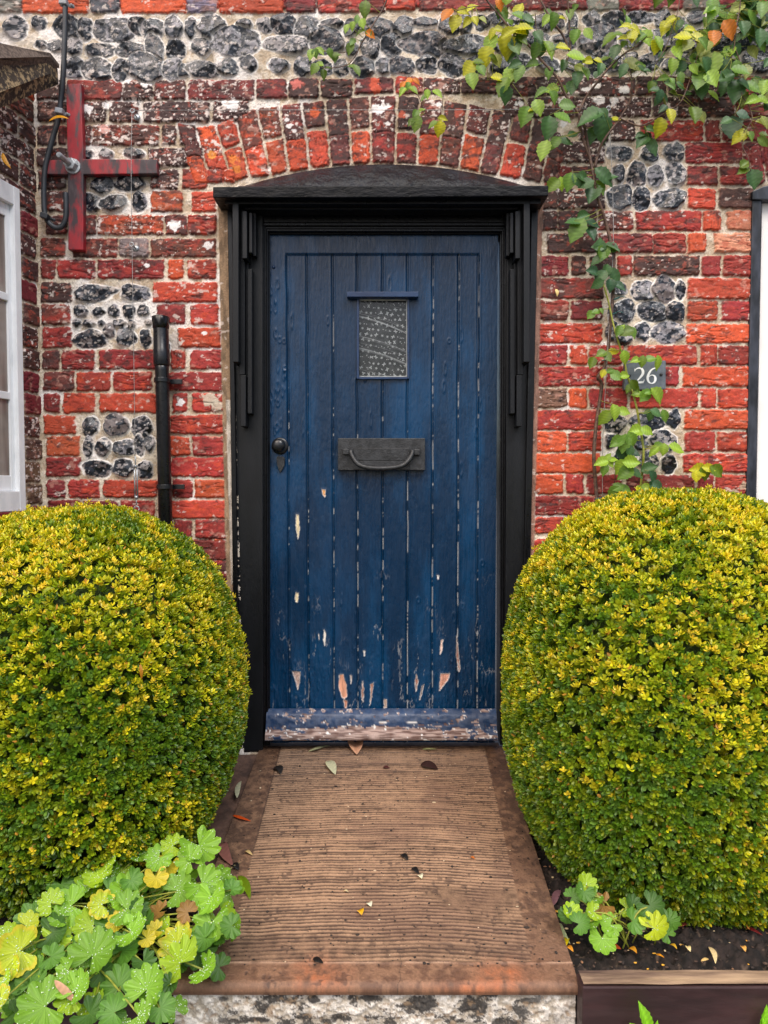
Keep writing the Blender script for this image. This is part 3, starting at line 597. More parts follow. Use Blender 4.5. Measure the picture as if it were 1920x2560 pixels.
# bare wood where paint has flaked
def chip(poly, c=(186, 140, 118), rim=True, k=0):
    global C, H
    q = np.array([(600+x/2.304, 1200+y/2.304) for x, y in poly]); x0, y0 = q.min(0)-6; x1, y1 = q.max(0)+6
    r = np.where((DV[:, 0] > y0) & (DV[:, 0] < y1))[0]; cc = np.where((DU[len(DU)//2] > x0-8) & (DU[len(DU)//2] < x1+8))[0]; W = (slice(r[0], r[-1]+1), slice(cc[0], cc[-1]+1))
    u, v = DU[W], DV[W]; ins = np.zeros(u.shape, bool); dm = np.full(u.shape, 1e9); m = len(q)
    uu = u+1.2*vn(u/3, v/4, k); 
    for i in range(m):
        a, b = q[i], q[(i+1) % m]; t = np.clip(((uu-a[0])*(b[0]-a[0])+(v-a[1])*(b[1]-a[1]))/((b-a)**2).sum(), 0, 1)
        dm = np.minimum(dm, np.hypot(uu-a[0]-t*(b[0]-a[0]), v-a[1]-t*(b[1]-a[1])))
        ins ^= ((a[1] > v) != (b[1] > v)) & (uu < (b[0]-a[0])*(v-a[1])/(b[1]-a[1]+1e-9)+a[0])
    sdv = np.where(ins, dm, -dm); mm = sm(-.8, .6, sdv); wood = lin(c)*(1+.35*vn(u/1.6, v/16, k+2))[..., None]
    Cn = mix(C[W], wood, mm[..., None]); rimm = np.exp(-((sdv+.3)/1.0)**2)*(1 if rim else .4); Cn = mix(Cn, lin((228, 222, 216)), (rimm*.55)[..., None]); C[W] = Cn
    H[W] = H[W]-.0018*mm+.0012*np.exp(-((sdv+2)/1.6)**2)
    Rg[W] = mix(Rg[W], .85, mm)
for k, (poly, c) in enumerate([
    ([(300, 1105), (345, 1108), (342, 1160), (333, 1210), (318, 1150)], (176, 150, 140)), ([(572, 1125), (592, 1122), (612, 1180), (614, 1250), (600, 1262), (585, 1250), (568, 1190)], (206, 148, 122)),
    ([(598, 1268), (616, 1275), (612, 1310), (606, 1330)], (196, 130, 104)), ([(594, 1335), (604, 1342), (602, 1362)], (196, 130, 104)), ([(635, 1128), (642, 1130), (640, 1175)], (196, 170, 160)),
    ([(705, 1162), (712, 1200), (708, 1280), (700, 1250)], (150, 104, 90)), ([(752, 1180), (768, 1172), (760, 1240), (748, 1300), (752, 1240)], (160, 110, 92)),
    ([(830, 1265), (846, 1268), (842, 1312), (830, 1315)], (160, 136, 122)), ([(1156, 1118), (1208, 1118), (1200, 1150), (1165, 1195), (1150, 1215)], (204, 150, 130)), ([(1158, 925), (1168, 922), (1164, 980), (1154, 1005)], (206, 170, 156)),
    ([(1250, 900), (1256, 980), (1268, 1090), (1262, 1106), (1248, 1010)], (140, 96, 84)), ([(1014, 1120), (1026, 1160), (1014, 1218), (1010, 1170)], (150, 104, 90)), ([(1048, 1190), (1060, 1180), (1046, 1240), (1036, 1268)], (120, 100, 96)),
    ([(484, 866), (492, 885), (488, 955), (481, 930)], (232, 226, 214)), ([(452, 888), (456, 900), (454, 920)], (226, 220, 208)), ([(712, 985), (719, 990), (717, 1015)], (232, 228, 220)), ([(1138, 550), (1146, 556), (1142, 572)], (236, 232, 224)),
    ([(323, 200), (334, 203), (342, 290), (333, 340), (322, 260)], (216, 200, 160)), ([(320, 650), (335, 655), (330, 705), (318, 700)], (216, 200, 160)), ([(472, 55), (492, 58), (488, 98), (476, 80)], (206, 150, 90)),
    ([(553, 1350), (560, 1352), (558, 1378)], (230, 228, 220)), ([(655, 1355), (666, 1360), (660, 1368)], (236, 234, 228))]): chip(poly, c, k=700+k)
# light opening
lite = (Ud > 897) & (Ud < 1018) & (DV > 746) & (DV < 943)
kp = ~(lite[:-1, :-1] & lite[1:, 1:])
door = np_mesh('door', np.stack([DX, YD-H, DZ], -1).reshape(-1, 3), grid_faces(len(dz), len(dx), kp)[:, ::-1], {'Col': C.reshape(-1, 3), 'Rough': Rg.ravel()}, M_door, cottage, True); door['label'] = 'blue plank door with flaking paint at the foot'
# backing gives the leaf its thickness
board('door_back', [([(671, 586), (1246, 586), (1241, 740), (676, 740)], .058, .088), ([(674, 740.5), (893, 740.5), (893, 946), (674, 946)], .058, .088), ([(1021, 740.5), (1243, 740.5), (1243, 946), (1021, 946)], .058, .088),
                    ([(674, 946.5), (1242, 946.5), (1236, 1855), (680, 1855)], .058, .088)], M_black, door, 0)
M_blue = paint('blue_gloss', L4(18, 40, 74), L4(30, 58, 96), .32, 30, (.4, 1, 1), .0012, 120)
board('drip_bar', [(rect(867, 729, 1046, 742), .018, YD+.002)], M_blue, door, .0015)
board('glazing_bead', [(rect(892, 743, 897.5, 947), .040, .06), (rect(1018, 743, 1023, 947), .040, .06), (rect(897.6, 942.5, 1017.9, 948), .0405, .06), (rect(897.6, 743, 1017.9, 747), .0405, .06)], M_blue, door, .0012)
M_bead = paint('pale_putty', L4(150, 156, 156), L4(196, 200, 196), .5); board('putty_line', [(rect(1015.6, 749, 1017.6, 941), .05, .06), (rect(898, 746.5, 1017, 750.5), .05, .06), (rect(898, 940, 1017, 941.8), .05, .06)], M_bead, door, .0004)
# lace curtain behind the glass
YC = .078; c0 = at(880, 962, YC); c1 = at(1036, 728, YC)
lx = np.arange(c0[0], c1[0], .0008); lz = np.arange(c0[2], c1[2], .0008)[::-1]; LX, LZ = np.meshgrid(lx, lz); LU, LV = proj(LX, YC, LZ)
cu = (LU-880)*9.21; cv = (LV-720)*9.21
LH = np.zeros_like(LU); Wt = .05+.05*sm(-.2, .8, fbm(LU/10, LV/10, 301)); rg = np.random.default_rng(12)
def petal(x, y, a, L, wd):
    global Wt
    r = np.where(abs(cv[:, 0]-y) < L+20)[0]; c = np.where(abs(cu[0]-x) < L+20)[0]
    if len(r) < 2 or len(c) < 2: return
    W = (slice(r[0], r[-1]+1), slice(c[0], c[-1]+1)); u, v = cu[W]-x, cv[W]-y; p = u*math.cos(a)+v*math.sin(a); q = -u*math.sin(a)+v*math.cos(a)
    Wt[W] = np.maximum(Wt[W], .85*sm(1.25, .7, np.hypot((p-L/2)/(L/2), q/wd)))
spots = []
for j in range(14):
    for i in range(9):
        x = 195+i*122+(60 if j % 2 else 0)+rg.uniform(-16, 16); y = 330+j*128+rg.uniform(-18, 18)+(x-700)*.08; kind = rg.integers(0, 6); a0 = rg.uniform(0, 6.28)
        if kind == 0:
            for t in range(3): petal(x, y, a0+t*2.09, 44, 14)
        elif kind == 1:
            for t in range(4): petal(x, y, a0+t*1.57+.2*(-1)**t, 48, 11)
        elif kind in (2, 3):
            for t in range(5): petal(x, y, a0+t*1.256, 32, 7)
        else:
            petal(x, y, a0, 36, 9); petal(x+40, y+22, a0+1.4, 26, 8)
def band(y0, y1, wd, am, c=60):
    global Wt, LH
    yy = y0+(y1-y0)*((cu-160)/1110.)+c*np.sin(np.clip((cu-160)/1110., 0, 1)*3.1)*-.6; d = (cv-yy)/wd
    Wt = np.maximum(Wt, am*np.exp(-d**2)*(.75+.25*vn(cu/30, cv/90, 310))); LH += .0025*np.exp(-(d*.4)**2)
for a in [(650, 1055, 15, .9), (680, 1075, 5, .5), (590, 960, 6, .5), (545, 930, 5, .35), (1110, 1480, 12, .6), (1270, 1600, 6, .4), (1385, 1765, 14, .8), (1410, 1780, 24, .4), (1880, 2200, 6, .4), (300, 520, 6, .35), (1150, 1500, 20, .25)]: band(*a)
Cc = mix(lin((22, 28, 27)), lin((238, 242, 240)), Wt[..., None])
M_lace = attr_mat('lace', 900, .0003, .9, .1)
np_mesh('lace_curtain', np.stack([LX, YC-LH, LZ], -1).reshape(-1, 3), grid_faces(len(lz), len(lx))[:, ::-1], {'Col': Cc.reshape(-1, 3)}, M_lace, door, True)
m_gl = bpy.data.materials.new('clear_glass'); m_gl.use_nodes = True; n = m_gl.node_tree.nodes; l = m_gl.node_tree.links; n.clear()
o_ = n.new("ShaderNodeOutputMaterial"); tr = n.new("ShaderNodeBsdfTransparent"); gl = n.new("ShaderNodeBsdfGlossy"); gl.inputs['Roughness'].default_value = .03; fr = n.new("ShaderNodeFresnel"); fr.inputs[0].default_value = 1.35; mxs = n.new("ShaderNodeMixShader")
l.new(fr.outputs[0], mxs.inputs[0]); l.new(tr.outputs[0], mxs.inputs[1]); l.new(gl.outputs[0], mxs.inputs[2]); l.new(mxs.outputs[0], o_.inputs[0])
board('glass_pane', [(rect(894, 744, 1021, 946), .056, .059)], m_gl, door, 0)
# weather board at the foot, blue paint peeled off brown wood
wx = np.linspace(at(665, 1830, .0)[0], at(1242, 1830, .0)[0], 330); prof = spline([(.038, .098), (.030, .096), (.012, .086), (.004, .070), (.0, .052), (-.004, .036), (-.012, .030), (-.020, .022), (-.022, .012), (-.018, .004), (-.004, .001), (.03, .001)], 4)
WX, WT = np.meshgrid(wx, np.arange(len(prof))); WY = prof[:, 0][WT]; WZ = prof[:, 1][WT]+.004
u, v = proj(WX, 0., WZ); nz = fbm(u/20, v/7, 401)
pe = sm(-.2, -.08, 1-np.hypot((u-942)/(235.), (v-1834)/15.)+.5*nz)*sm(4, 7, WT)
pe = np.maximum(pe, sm(.55, .62, fbm(u/16, v/6, 404)))
col = mix(mix(lin((26, 50, 84)), lin((52, 72, 104)), sm(-.4, .6, nz)[..., None]), mix(lin((96, 72, 66)), lin((168, 146, 138)), sm(-.6, .6, vn(u/20, v/1.8, 402))[..., None]), pe[..., None])
wl = np.maximum(np.exp(-((pe-.5)/.28)**2)*sm(-.1, .3, vn(u/9, v/5, 403)+.15), sm(.62, .7, vn(u/9, v/3, 407)*.8+.3*nz)*sm(.3, .8, pe+.3))
wl = np.maximum(wl, sm(.1, .4, vn(u/25, v*0, 405)+.1)*np.exp(-((v-1806)/2.2)**2)*(u > 840)*(u < 1130))
col = mix(col, lin((232, 230, 228)), (wl*.9)[..., None])
P = np.stack([WX, WY-.0022*(1-pe)*sm(2, 5, WT)-.0012*nz, WZ], -1)
wb = np_mesh('weather_board', P.reshape(-1, 3), grid_faces(*WX.shape), {'Col': col.reshape(-1, 3), 'Rough': (.36+.45*pe).ravel()}, M_door, door, True)
# letter plate with its bow handle
board('letter_plate', [(rect(845, 1095.5, 1063, 1175.5), .027, YD+.002)], M_iron, door, .0015)
board('flap', [(rect(884, 1120, 1024, 1151), .024, .030), (rect(884, 1152, 1024, 1173), .0255, .030)], M_iron, door, .001)
board('lug', [(rect(857, 1122, 872, 1136), .012, .029)], M_iron, door, .002); board('lug', [(rect(1036, 1123, 1050, 1138), .012, .029)], M_iron, door, .002)
hp = [(877, 1127), (879, 1136), (886, 1150), (898, 1162), (920, 1169), (948, 1171), (985, 1169), (1008, 1163), (1022, 1150), (1030, 1136), (1031, 1127)]
yy = [.018, .014, .008, .004, 0, 0, 0, .004, .008, .014, .018]
V_, F_ = tube_arr(spline([at(a[0], a[1], y) for a, y in zip(hp, yy)], 5), .0082, 10); py_obj('bow_handle', (V_, F_), M_iron, door)
kc = at(700.5, 1115, YD)
kn = py_obj('door_knob', lathe([(.0, .029), (-.004, .0295), (-.007, .027), (-.008, .022), (-.009, .010), (-.022, .009), (-.026, .015), (-.032, .021), (-.039, .0235), (-.046, .021), (-.051, .014), (-.0535, .004)], 32, 'Y', kc), M_plastic, door)
board('keyhole_cover', [([(694, 1140), (700, 1142), (707, 1140), (712, 1146), (711, 1163), (706, 1174), (701, 1181), (696, 1173), (692, 1160), (691, 1146)], .034, YD+.002)], M_iron, door, .001)
py_obj('stud', lathe([(.0, .006), (-.004, .0055), (-.006, .003)], 16, 'Y', at(684, 668, YD)), M_blue, door)
# the next opening along the wall
nb = board('end_window', [([(1881, 500), (1905, 500), (1890, 1262), (1866, 1262)], -.012, .08), ([(2110, 500), (2134, 500), (2130, 1262), (2106, 1262)], -.012, .08), ([(1881, 478), (1910, 465), (1960, 458), (2060, 458), (2134, 470), (2134, 499), (1881, 499)], -.02, .08)],
           paint('streaked_black_paint', L4(16, 18, 24), L4(62, 66, 78), .4, 26, (1, 1, .35), .001, 90), cottage, .003)
nb['label'] = 'black framed opening with a white panel at the right edge'
board('panel', [([(1905.5, 500), (2109, 500), (2105, 1262), (1890.5, 1262)], .012, .05)], M_render, nb, .001)
board('sill', [(rect(1862, 1263, 2140, 1292), -.07, .06)], M_black, nb, .003)
# ------------------------------------------------------------------ things fixed to the wall
def W3(px, py, Y): return at(px, py, Y)
# red wall-tie cross
M_cross = paint('worn_red_paint', L4(140, 22, 34), L4(168, 30, 42), .5, 20, (1, 1, .3), .0008, 140)
def wear(mat, c, sc, lo, hi, stretch):
    n = mat.node_tree.nodes; l = mat.node_tree.links; b = [x for x in n if x.type == 'BSDF_PRINCIPLED'][0]
    src = b.inputs['Base Color'].links[0].from_socket; t = noise(n, l, sc, 6, .65, stretch=stretch); r = ramp(n, l, t.outputs[0], [(lo, (0, 0, 0, 1)), (hi, (1, 1, 1, 1))])
    mx = n.new("ShaderNodeMix"); mx.data_type = 'RGBA'; l.new(r.outputs[0], mx.inputs[0]); l.new(src, mx.inputs[6]); mx.inputs[7].default_value = c; l.new(mx.outputs[2], b.inputs['Base Color'])
wear(M_cross, L4(52, 42, 48), 7, .43, .56, (2.2, 1, .8)); wear(M_cross, L4(74, 62, 66), 40, .56, .64, (1, 1, .25))
anchor = board('wall_anchor', [([(165, 210), (203, 208), (208, 397), (393, 398), (393, 434), (208, 436), (208, 625), (170, 624), (169, 436), (108, 435), (108, 400), (168, 399)], -.030, -.004)], M_cross, None, .0025)
tag(anchor, 'red and black cross shaped iron wall tie on the brickwork beside the bay', 'wall anchor')
c = at(184, 417, -.03); V1, F1 = lathe([(.0, .026), (-.004, .026), (-.005, .019), (-.020, .019), (-.021, .012), (-.034, .0115), (-.036, .009)], 20, 'Y', (0, 0, 0))
h6 = lathe([(-.005, .020), (-.019, .020), (-.020, .017)], 6, 'Y'); sh = lathe([(-.02, .009), (-.060, .009), (-.062, .0075)], 16, 'Y')
Vb, Fb = join([lathe([(0, .025), (-.0045, .025), (-.005, .02)], 24, 'Y'), h6, sh]); Vb = Vb+np.array(c); Vb[:, 0] += (Vb[:, 1]-c[1])*.35; Vb[:, 2] -= (Vb[:, 1]-c[1])*.2
py_obj('bolt', (Vb, Fb), M_zinc, anchor, False)
# black capped waste pipe
YP = -.055; r0 = .0245
def zc_(py): return at(400, py, YP)[2]
def xc_(px, py): return at(px, py, YP)[0]
xt, xbm = xc_(402, 810), xc_(414, 1310)
def pipe_x(z): zt_, zb_ = zc_(810), zc_(1310); return xt+(xbm-xt)*(zt_-z)/(zt_-zb_)
def pipe_seg(z0, z1, prof, n=28):
    V = []; Fc = []; m = len(prof)
    for t, r in prof:
        z = z0+(z1-z0)*t; x = pipe_x(z)
        for j in range(n): a = 2*math.pi*j/n; V.append((x+math.cos(a)*r, YP+math.sin(a)*r, z))
    for i in range(m-1):
        for j in range(n): k = (j+1) % n; Fc.append((i*n+j, (i+1)*n+j, (i+1)*n+k, i*n+k))
    Fc.append(tuple(range(n))); Fc.append(tuple((m-1)*n+j for j in range(n))[::-1]); return np.array(V), Fc
pipe = empty('waste_pipe', at(402, 1500, -.03)); tag(pipe, 'black plastic waste pipe with a capped top standing up the wall left of the door', 'pipe')
py_obj('pipe', pipe_seg(zc_(905), -.13, [(0, .0235), (.02, .0225), (1, .0225)]), M_plastic, pipe)
py_obj('coupling', pipe_seg(zc_(820), zc_(915), [(0, .0245), (.02, .025), (.55, .025), (.57, .0265), (.97, .0265), (1, .0245)]), M_plastic, pipe)
Vc, Fc_ = pipe_seg(zc_(791), zc_(822), [(0, .024), (.06, .0285), (.45, .0285), (.5, .027), (1, .0265)], 40)
for i in range(len(Vc)):
    if 40 <= i < 120 and (i % 40) % 5 < 2: Vc[i, 0] += (pipe_x(Vc[i, 2])-Vc[i, 0])*.09; Vc[i, 1] += (YP-Vc[i, 1])*.09
py_obj('cap', (Vc, Fc_), M_plastic, pipe)
for py in (951, 1217):
    z = zc_(py); V1, F1 = pipe_seg(z+.008, z-.008, [(0, .0235), (.05, .0265), (.95, .0265), (1, .0235)])
    x = pipe_x(z); bmn = bmesh.new()
    me_ = bpy.data.meshes.new('tmp'); me_.from_pydata([tuple(v) for v in V1], [], F1); bmn.from_mesh(me_); bpy.data.meshes.remove(me_)
    for (a0, a1, y0, y1, z0, z1) in [(x+.020, x+.058, -.030, -.018, z-.008, z+.008), (x-.032, x-.020, -.030, -.018, z-.008, z+.008), (x-.02, x+.02, -.036, -.004, z-.006, z+.006)]:
        M4 = Matrix.Translation(((a0+a1)/2, (y0+y1)/2, (z0+z1)/2)) @ Matrix.Diagonal((a1-a0, y1-y0, z1-z0, 1)); bmesh.ops.create_cube(bmn, size=1, matrix=M4)
    g = bm_obj('pipe_clip', bmn, M_plastic, pipe, .001)
# cable looping down the corner
cab = [(163, -40), (163, 8), (163, 60), (161, 120), (158, 185), (152, 250), (145, 300), (133, 340), (121, 385), (113, 420), (110, 460), (110, 510), (113, 538), (122, 557), (138, 569), (152, 568), (162, 555), (165, 535), (165, 500), (164, 482)]
P_ = spline([at(x, y, -.042 if i < 5 else -.032) for i, (x, y) in enumerate(cab)], 6)
cable = py_obj('cable', tube_arr(P_, .0085, 10), M_cable, None); tag(cable, 'thick dark grey cable looping down the corner beside the red cross', 'cable')
def clip(px, py, mat, ang):
    c = np.array(at(px, py, -.042)); bmn = bmesh.new()
    for (sx, sy, sz, ox, oy) in [(.026, .022, .018, 0, -.002), (.018, .009, .010, .02, .012)]:
        bmesh.ops.create_cube(bmn, size=1, matrix=Matrix.Translation(c) @ Matrix.Rotation(ang, 4, 'Y') @ Matrix.Translation((ox, oy, 0)) @ Matrix.Diagonal((sx, sy, sz, 1)))
    bmesh.ops.create_cone(bmn, segments=12, radius1=.004, radius2=.004, depth=.006, cap_ends=True, matrix=Matrix.Translation(c) @ Matrix.Rotation(ang, 4, 'Y') @ Matrix.Translation((.022, .004, 0)) @ Matrix.Rotation(R_(90), 4, 'X'))
    return bm_obj('cable_clip', bmn, mat, cable, .003)
clip(160, 8, M_greyclip, .1); clip(150, 280, M_greyclip, .15); clip(113, 541, M_cable, .3)
# rose training wires
M_wire = paint('galvanised_wire', L4(120, 118, 118), L4(176, 174, 172), .45, 200, metal=.5)
w1 = py_obj('training_wire', tube_arr([at(334, 276, -.05), at(700, 275, -.052), at(1100, 275, -.053), at(1522, 271, -.05)], .0011, 6), M_wire, None); tag(w1, 'long horizontal training wire stretched over the brick arch', 'wire', 'training wires')
w2 = empty('training_wire', at(333, 1240, -.05)); tag(w2, 'vertical training wire with turnbuckle hanging beside the black waste pipe', 'wire', 'training wires')
py_obj('wire', tube_arr(spline([at(330, 278, -.05), at(328, 420, -.05), at(330, 600, -.05), at(333, 800, -.05), at(336, 1000, -.05), at(338, 1140, -.05)], 4), .0011, 6), M_wire, w2)
tw = [at(338+3*math.sin(i*1.9), 1098+i*4.5, -.05+.003*math.cos(i*1.9)) for i in range(12)]; py_obj('wire_twist', tube_arr(spline(tw, 4), .001, 5), M_wire, w2)
tb = []
a = np.array(at(339, 1166, -.05)); b_ = np.array(at(341, 1244, -.05))
for o in (-.0042, .0042): tb.append(tube_arr([a+[o, 0, 0], (a+b_)/2+[o, 0, 0], b_+[o, 0, 0]], .0026, 8))
tb.append(tube_arr([a+[0, 0, .004], a, a-[0, 0, .006]], .0062, 10)); tb.append(tube_arr([b_-[0, 0, .004], b_, b_+[0, 0, .006]], .0062, 10))
tb.append(tube_arr([at(338, 1140, -.05), at(338.5, 1152, -.05), at(339, 1168, -.05)], .0022, 8)); tb.append(tube_arr([at(341, 1240, -.05), at(341, 1256, -.05), at(342, 1262, -.05)], .0022, 8))
ring = [np.array(at(341, 1272, -.05))+.009*np.array([math.cos(t), 0, math.sin(t)]) for t in np.linspace(0, 6.28, 14)]; tb.append(tube_arr(ring, .0022, 8))
tb.append(tube_arr(spline([at(343, 1278, -.05), at(347, 1284, -.05), at(342, 1292, -.04), at(338, 1284, -.02), at(338, 1282, 0)], 4), .0026, 8))
py_obj('turnbuckle', join(tb), M_zinc, w2)
def eye(px, py, parent):
    c = np.array(at(px, py, -.05)); ringp = [c+.0065*np.array([math.cos(t), 0, math.sin(t)]) for t in np.linspace(0, 6.28, 14)]
    return py_obj('vine_eye', join([tube_arr(ringp, .0018, 6), tube_arr([c+[0, .003, 0], c+[0, .02, 0], c+[0, .06, 0]], .0024, 8), (lambda L: (L[0], L[1]))(lathe([(.044, .011), (.040, .011), (.038, .004)], 16, 'Y', c))]), M_zinc, parent)
eye(331, 277, w2); eye(329, 611, w2)
w3 = empty('training_wire', at(1508, 1250, -.03)); tag(w3, 'thin vertical training wire behind the rose stems', 'wire', 'training wires')
py_obj('wire', tube_arr(spline([at(1521, 272, -.05), at(1530, 430, -.05), at(1533, 620, -.05), at(1520, 860, -.05), at(1507, 1100, -.05), at(1506, 1260, -.05)], 4), .0011, 6), M_wire, w3); eye(1521, 271, w3)
# slate number plaque
plq = board('number_plaque', [([(1563, 901), (1665, 901), (1665, 973), (1560, 975)], -.034, -.014)], M_slate, None, .0025); tag(plq, 'grey slate house number plaque with white figures 26 right of the door', 'house number')
def stroke(pts, k=5):
    P = spline([(x, y, w_) for x, y, w_ in pts], k); V = []; Fc = []
    T = np.gradient(P[:, :2], axis=0); T /= np.linalg.norm(T, axis=1)[:, None]+1e-9
    for i, (x, y, w_) in enumerate(P):
        nx_, ny_ = -T[i, 1], T[i, 0]; a = (x+nx_*w_/2, y+ny_*w_/2); b = (x-nx_*w_/2, y-ny_*w_/2)
        for q, Y in ((a, -.0352), (b, -.0352), (b, -.033), (a, -.033)): V.append(at(1520+q[0]/8.295, 860+q[1]/8.295, Y))
    for i in range(len(P)-1):
        for j in range(4): Fc.append((i*4+j, i*4+(j+1) % 4, (i+1)*4+(j+1) % 4, (i+1)*4+j))
    Fc.append((0, 1, 2, 3)); m = (len(P)-1)*4; Fc.append((m+3, m+2, m+1, m)); return V, Fc
two = [stroke([(557, 575, 4), (556, 550, 14), (556, 512, 12)]), stroke([(562, 548, 10), (585, 520, 20), (630, 500, 30), (690, 508, 44), (724, 560, 54), (720, 620, 54), (680, 680, 42), (620, 745, 26), (560, 812, 12)]),
       stroke([(552, 806, 22), (600, 795, 36), (670, 795, 42), (732, 792, 44)]), stroke([(728, 808, 22), (742, 770, 16), (752, 732, 6)])]
six = [stroke([(1012, 498, 30), (975, 500, 24), (915, 525, 30), (860, 590, 44), (828, 670, 52), (826, 735, 50), (850, 790, 34), (900, 815, 20), (955, 796, 36), (984, 735, 52), (970, 670, 40), (925, 645, 20), (878, 655, 14), (848, 690, 8)])]
py_obj('figure', join(two), M_wpaint, plq, False); py_obj('figure', join(six), M_wpaint, plq, False)
for px, py in ((1573.5, 939), (1652.5, 936.5)): py_obj('screw', lathe([(0, .005), (-.002, .005), (-.0035, .002)], 14, 'Y', at(px, py, -.034)), M_iron, plq)

# ------------------------------------------------------------------ path, step, beds, street
yw, yf = .03, -.990
zA = at(960, 1862, yw)[2]-.004
def path_z(Y): return zA-.128*(yw-Y)/1.04
fr_ = at(1447, 2462, yf); zF = path_z(yf)
# profile along the path: flat slope, then the rounded nosing, then its short face
Yl = list(np.arange(yw, yf+.018, -.0016)); Zl = [path_z(y) for y in Yl]; rad = .016
yc, zc = Yl[-1], Zl[-1]-rad
for t in np.linspace(0, 1, 26)[1:]:
    a = t*math.pi/2*1.08; Yl.append(yc-rad*math.sin(a)); Zl.append(zc+rad*math.cos(a))
for t in np.linspace(0, .012, 6)[1:]: Yl.append(Yl[-1]+.0006); Zl.append(Zl[-1]-.0016)
Yl = np.array(Yl); Zl = np.array(Zl)
xl0, xr0 = at(652, 1868, yw)[0], at(1254, 1868, yw)[0]; xl1 = at(423, 2478, yf)[0]; xr1 = at(1449, 2478, yf)[0]
tx = np.linspace(0, 1, 430); TX, IY = np.meshgrid(tx, np.arange(len(Yl))); PY = Yl[IY]; PZ = Zl[IY]
tt = np.clip((yw-PY)/(yw-yf), 0, 1); PX = mix(xl0, xl1, tt)*(1-TX)+mix(xr0, xr1, tt)*TX
pu, pv = proj(PX, PY, PZ)
eL = PX-mix(at(702, 1873, yw)[0], at(560, 2330, -.93)[0], tt); eR = mix(at(1211, 1916, yw)[0], at(1334, 2405, -.95)[0], tt)-PX
eF = PY-(-.930)                                             # inside the ribbed panel when all are positive
ins = sm(-.002, .003, np.minimum(np.minimum(eL, eR), eF+.02*sm(.0, .25, -eL*0+.02)))
Yw_ = PY-.034*np.cos((TX-.5)*2.6)+.0035*vn(PX*7, PY*3, 501)+.002*vn(PX*22, PY*9, 502)
rib = .8*np.sin(Yw_*2*math.pi/.0112+2.2*vn(PX*1.6, Yw_*26, 503))+.45*vn(PX*2.6, Yw_*170, 504)+.5*vn(PX*14, Yw_*150, 512)
strong = sm(-.35, .3, fbm(PX*2.4+2, PY*5, 505)+.5)*(1-sm(.80, .93, tt)*.65)*(1-.7*sm(.06, .0, yw-PY))
g0 = fbm(PX*60, PY*60, 506); g1 = vn(PX*420, PY*420, 507); big = fbm(PX*5, PY*6, 508)
PH = ins*(.0022*rib*strong)-.0022*ins*0+.0006*g0+.0007*g1+.0035*np.exp(-(eF/.0028)**2)*(eL > -.02)*.6
pit = sm(.5, .72, vn(PX*150, PY*150, 509)*.6+.55*vn(PX*45, PY*45, 510)); PH -= .0012*pit
cA = mix(lin((74, 54, 42)), lin((158, 125, 98)), sm(-.7, .7, rib*strong*ins+.35*g0)[..., None])
cB = mix(lin((94, 69, 54)), lin((134, 102, 79)), sm(-.6, .6, g0+.6*big)[..., None])
pc = mix(cB, cA, ins[..., None])
pc = mix(pc, lin((84, 58, 48)), (sm(.1, .8, big+.25*g0)*.38)[..., None])
pc = mix(pc, lin((146, 92, 60)), ((1-ins)*sm(.88, .97, tt)*.10)[..., None])
for (x, y, rx, ry) in ((800, 2440, 62, 42), (1255, 2440, 60, 34), (1180, 2470, 90, 16)):
    pc = mix(pc, lin((190, 106, 62)), (np.exp(-(((pu-x)/rx)**2+((pv-y)/ry)**2))*(.55+.6*g0)*.6)[..., None])
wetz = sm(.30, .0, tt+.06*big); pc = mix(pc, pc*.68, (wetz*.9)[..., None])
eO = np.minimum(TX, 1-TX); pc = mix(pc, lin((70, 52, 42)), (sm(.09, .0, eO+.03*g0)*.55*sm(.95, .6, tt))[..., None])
ln = np.exp(-(eL/.0022)**2)*sm(.62, .5, tt); pc = mix(pc, lin((58, 40, 32)), (ln*.7)[..., None]); PH -= .002*ln
pc = mix(pc, lin((206, 168, 140)), (np.exp(-((eF-.0005)/.0022)**2)*.6*(TX > .03)*sm(-.5, .1, vn(PX*20, PY*2, 520)))[..., None])
pc = mix(pc, lin((58, 42, 36)), (pit*.6)[..., None]); pc *= (1+.16*g1)[..., None]
ck = np.exp(-((PX-at(1000, 2440, yf)[0]-.006*vn(PX*0, PY*90, 511))/.0009)**2)*(tt > .9); pc = mix(pc, lin((50, 38, 32)), (ck*.8)[..., None])
dY, dZ = np.gradient(Yl), np.gradient(Zl); L_ = np.hypot(dY, dZ); nY, nZ = dZ/L_, -dY/L_
nY, nZ = np.where(nZ < -.2, -nY, nY), np.abs(nZ)
PV = np.stack([PX, PY+nY[IY]*PH*0, PZ+PH*np.clip(nZ[IY], .15, 1)], -1)
M_path = attr_mat('brushed_concrete', 500, .0012, var=.2)
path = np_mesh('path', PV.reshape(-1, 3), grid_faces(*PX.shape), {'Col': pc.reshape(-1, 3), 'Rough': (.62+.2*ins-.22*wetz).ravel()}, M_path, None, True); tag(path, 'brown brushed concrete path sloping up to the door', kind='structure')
sv = np.array([[xl0-.062, 0], [xl0-.003, 0]])
bm = bmesh.new(); q = [bm.verts.new(p) for p in ((xl0-.075, yw+.02, zA-.012), (xl0-.002, yw+.02, zA-.012), (xl1+.0, -.70, path_z(-.70)-.03), (xl1-.075, -.70, path_z(-.70)-.03))]
q2 = [bm.verts.new((v.co.x, v.co.y, -.45)) for v in q]; bm.faces.new(q); bm.faces.new(q2[::-1])
for i in range(4): bm.faces.new([q[(i+1) % 4], q[i], q2[i], q2[(i+1) % 4]])
ks = bm_obj('path_kerb', bm, paint('kerb_concrete', L4(60, 44, 38), L4(104, 78, 66), .7, 22, (1, 1, 1), .003, 90), None, .003); tag(ks, 'dark brown concrete strip along the left side of the path', kind='structure')
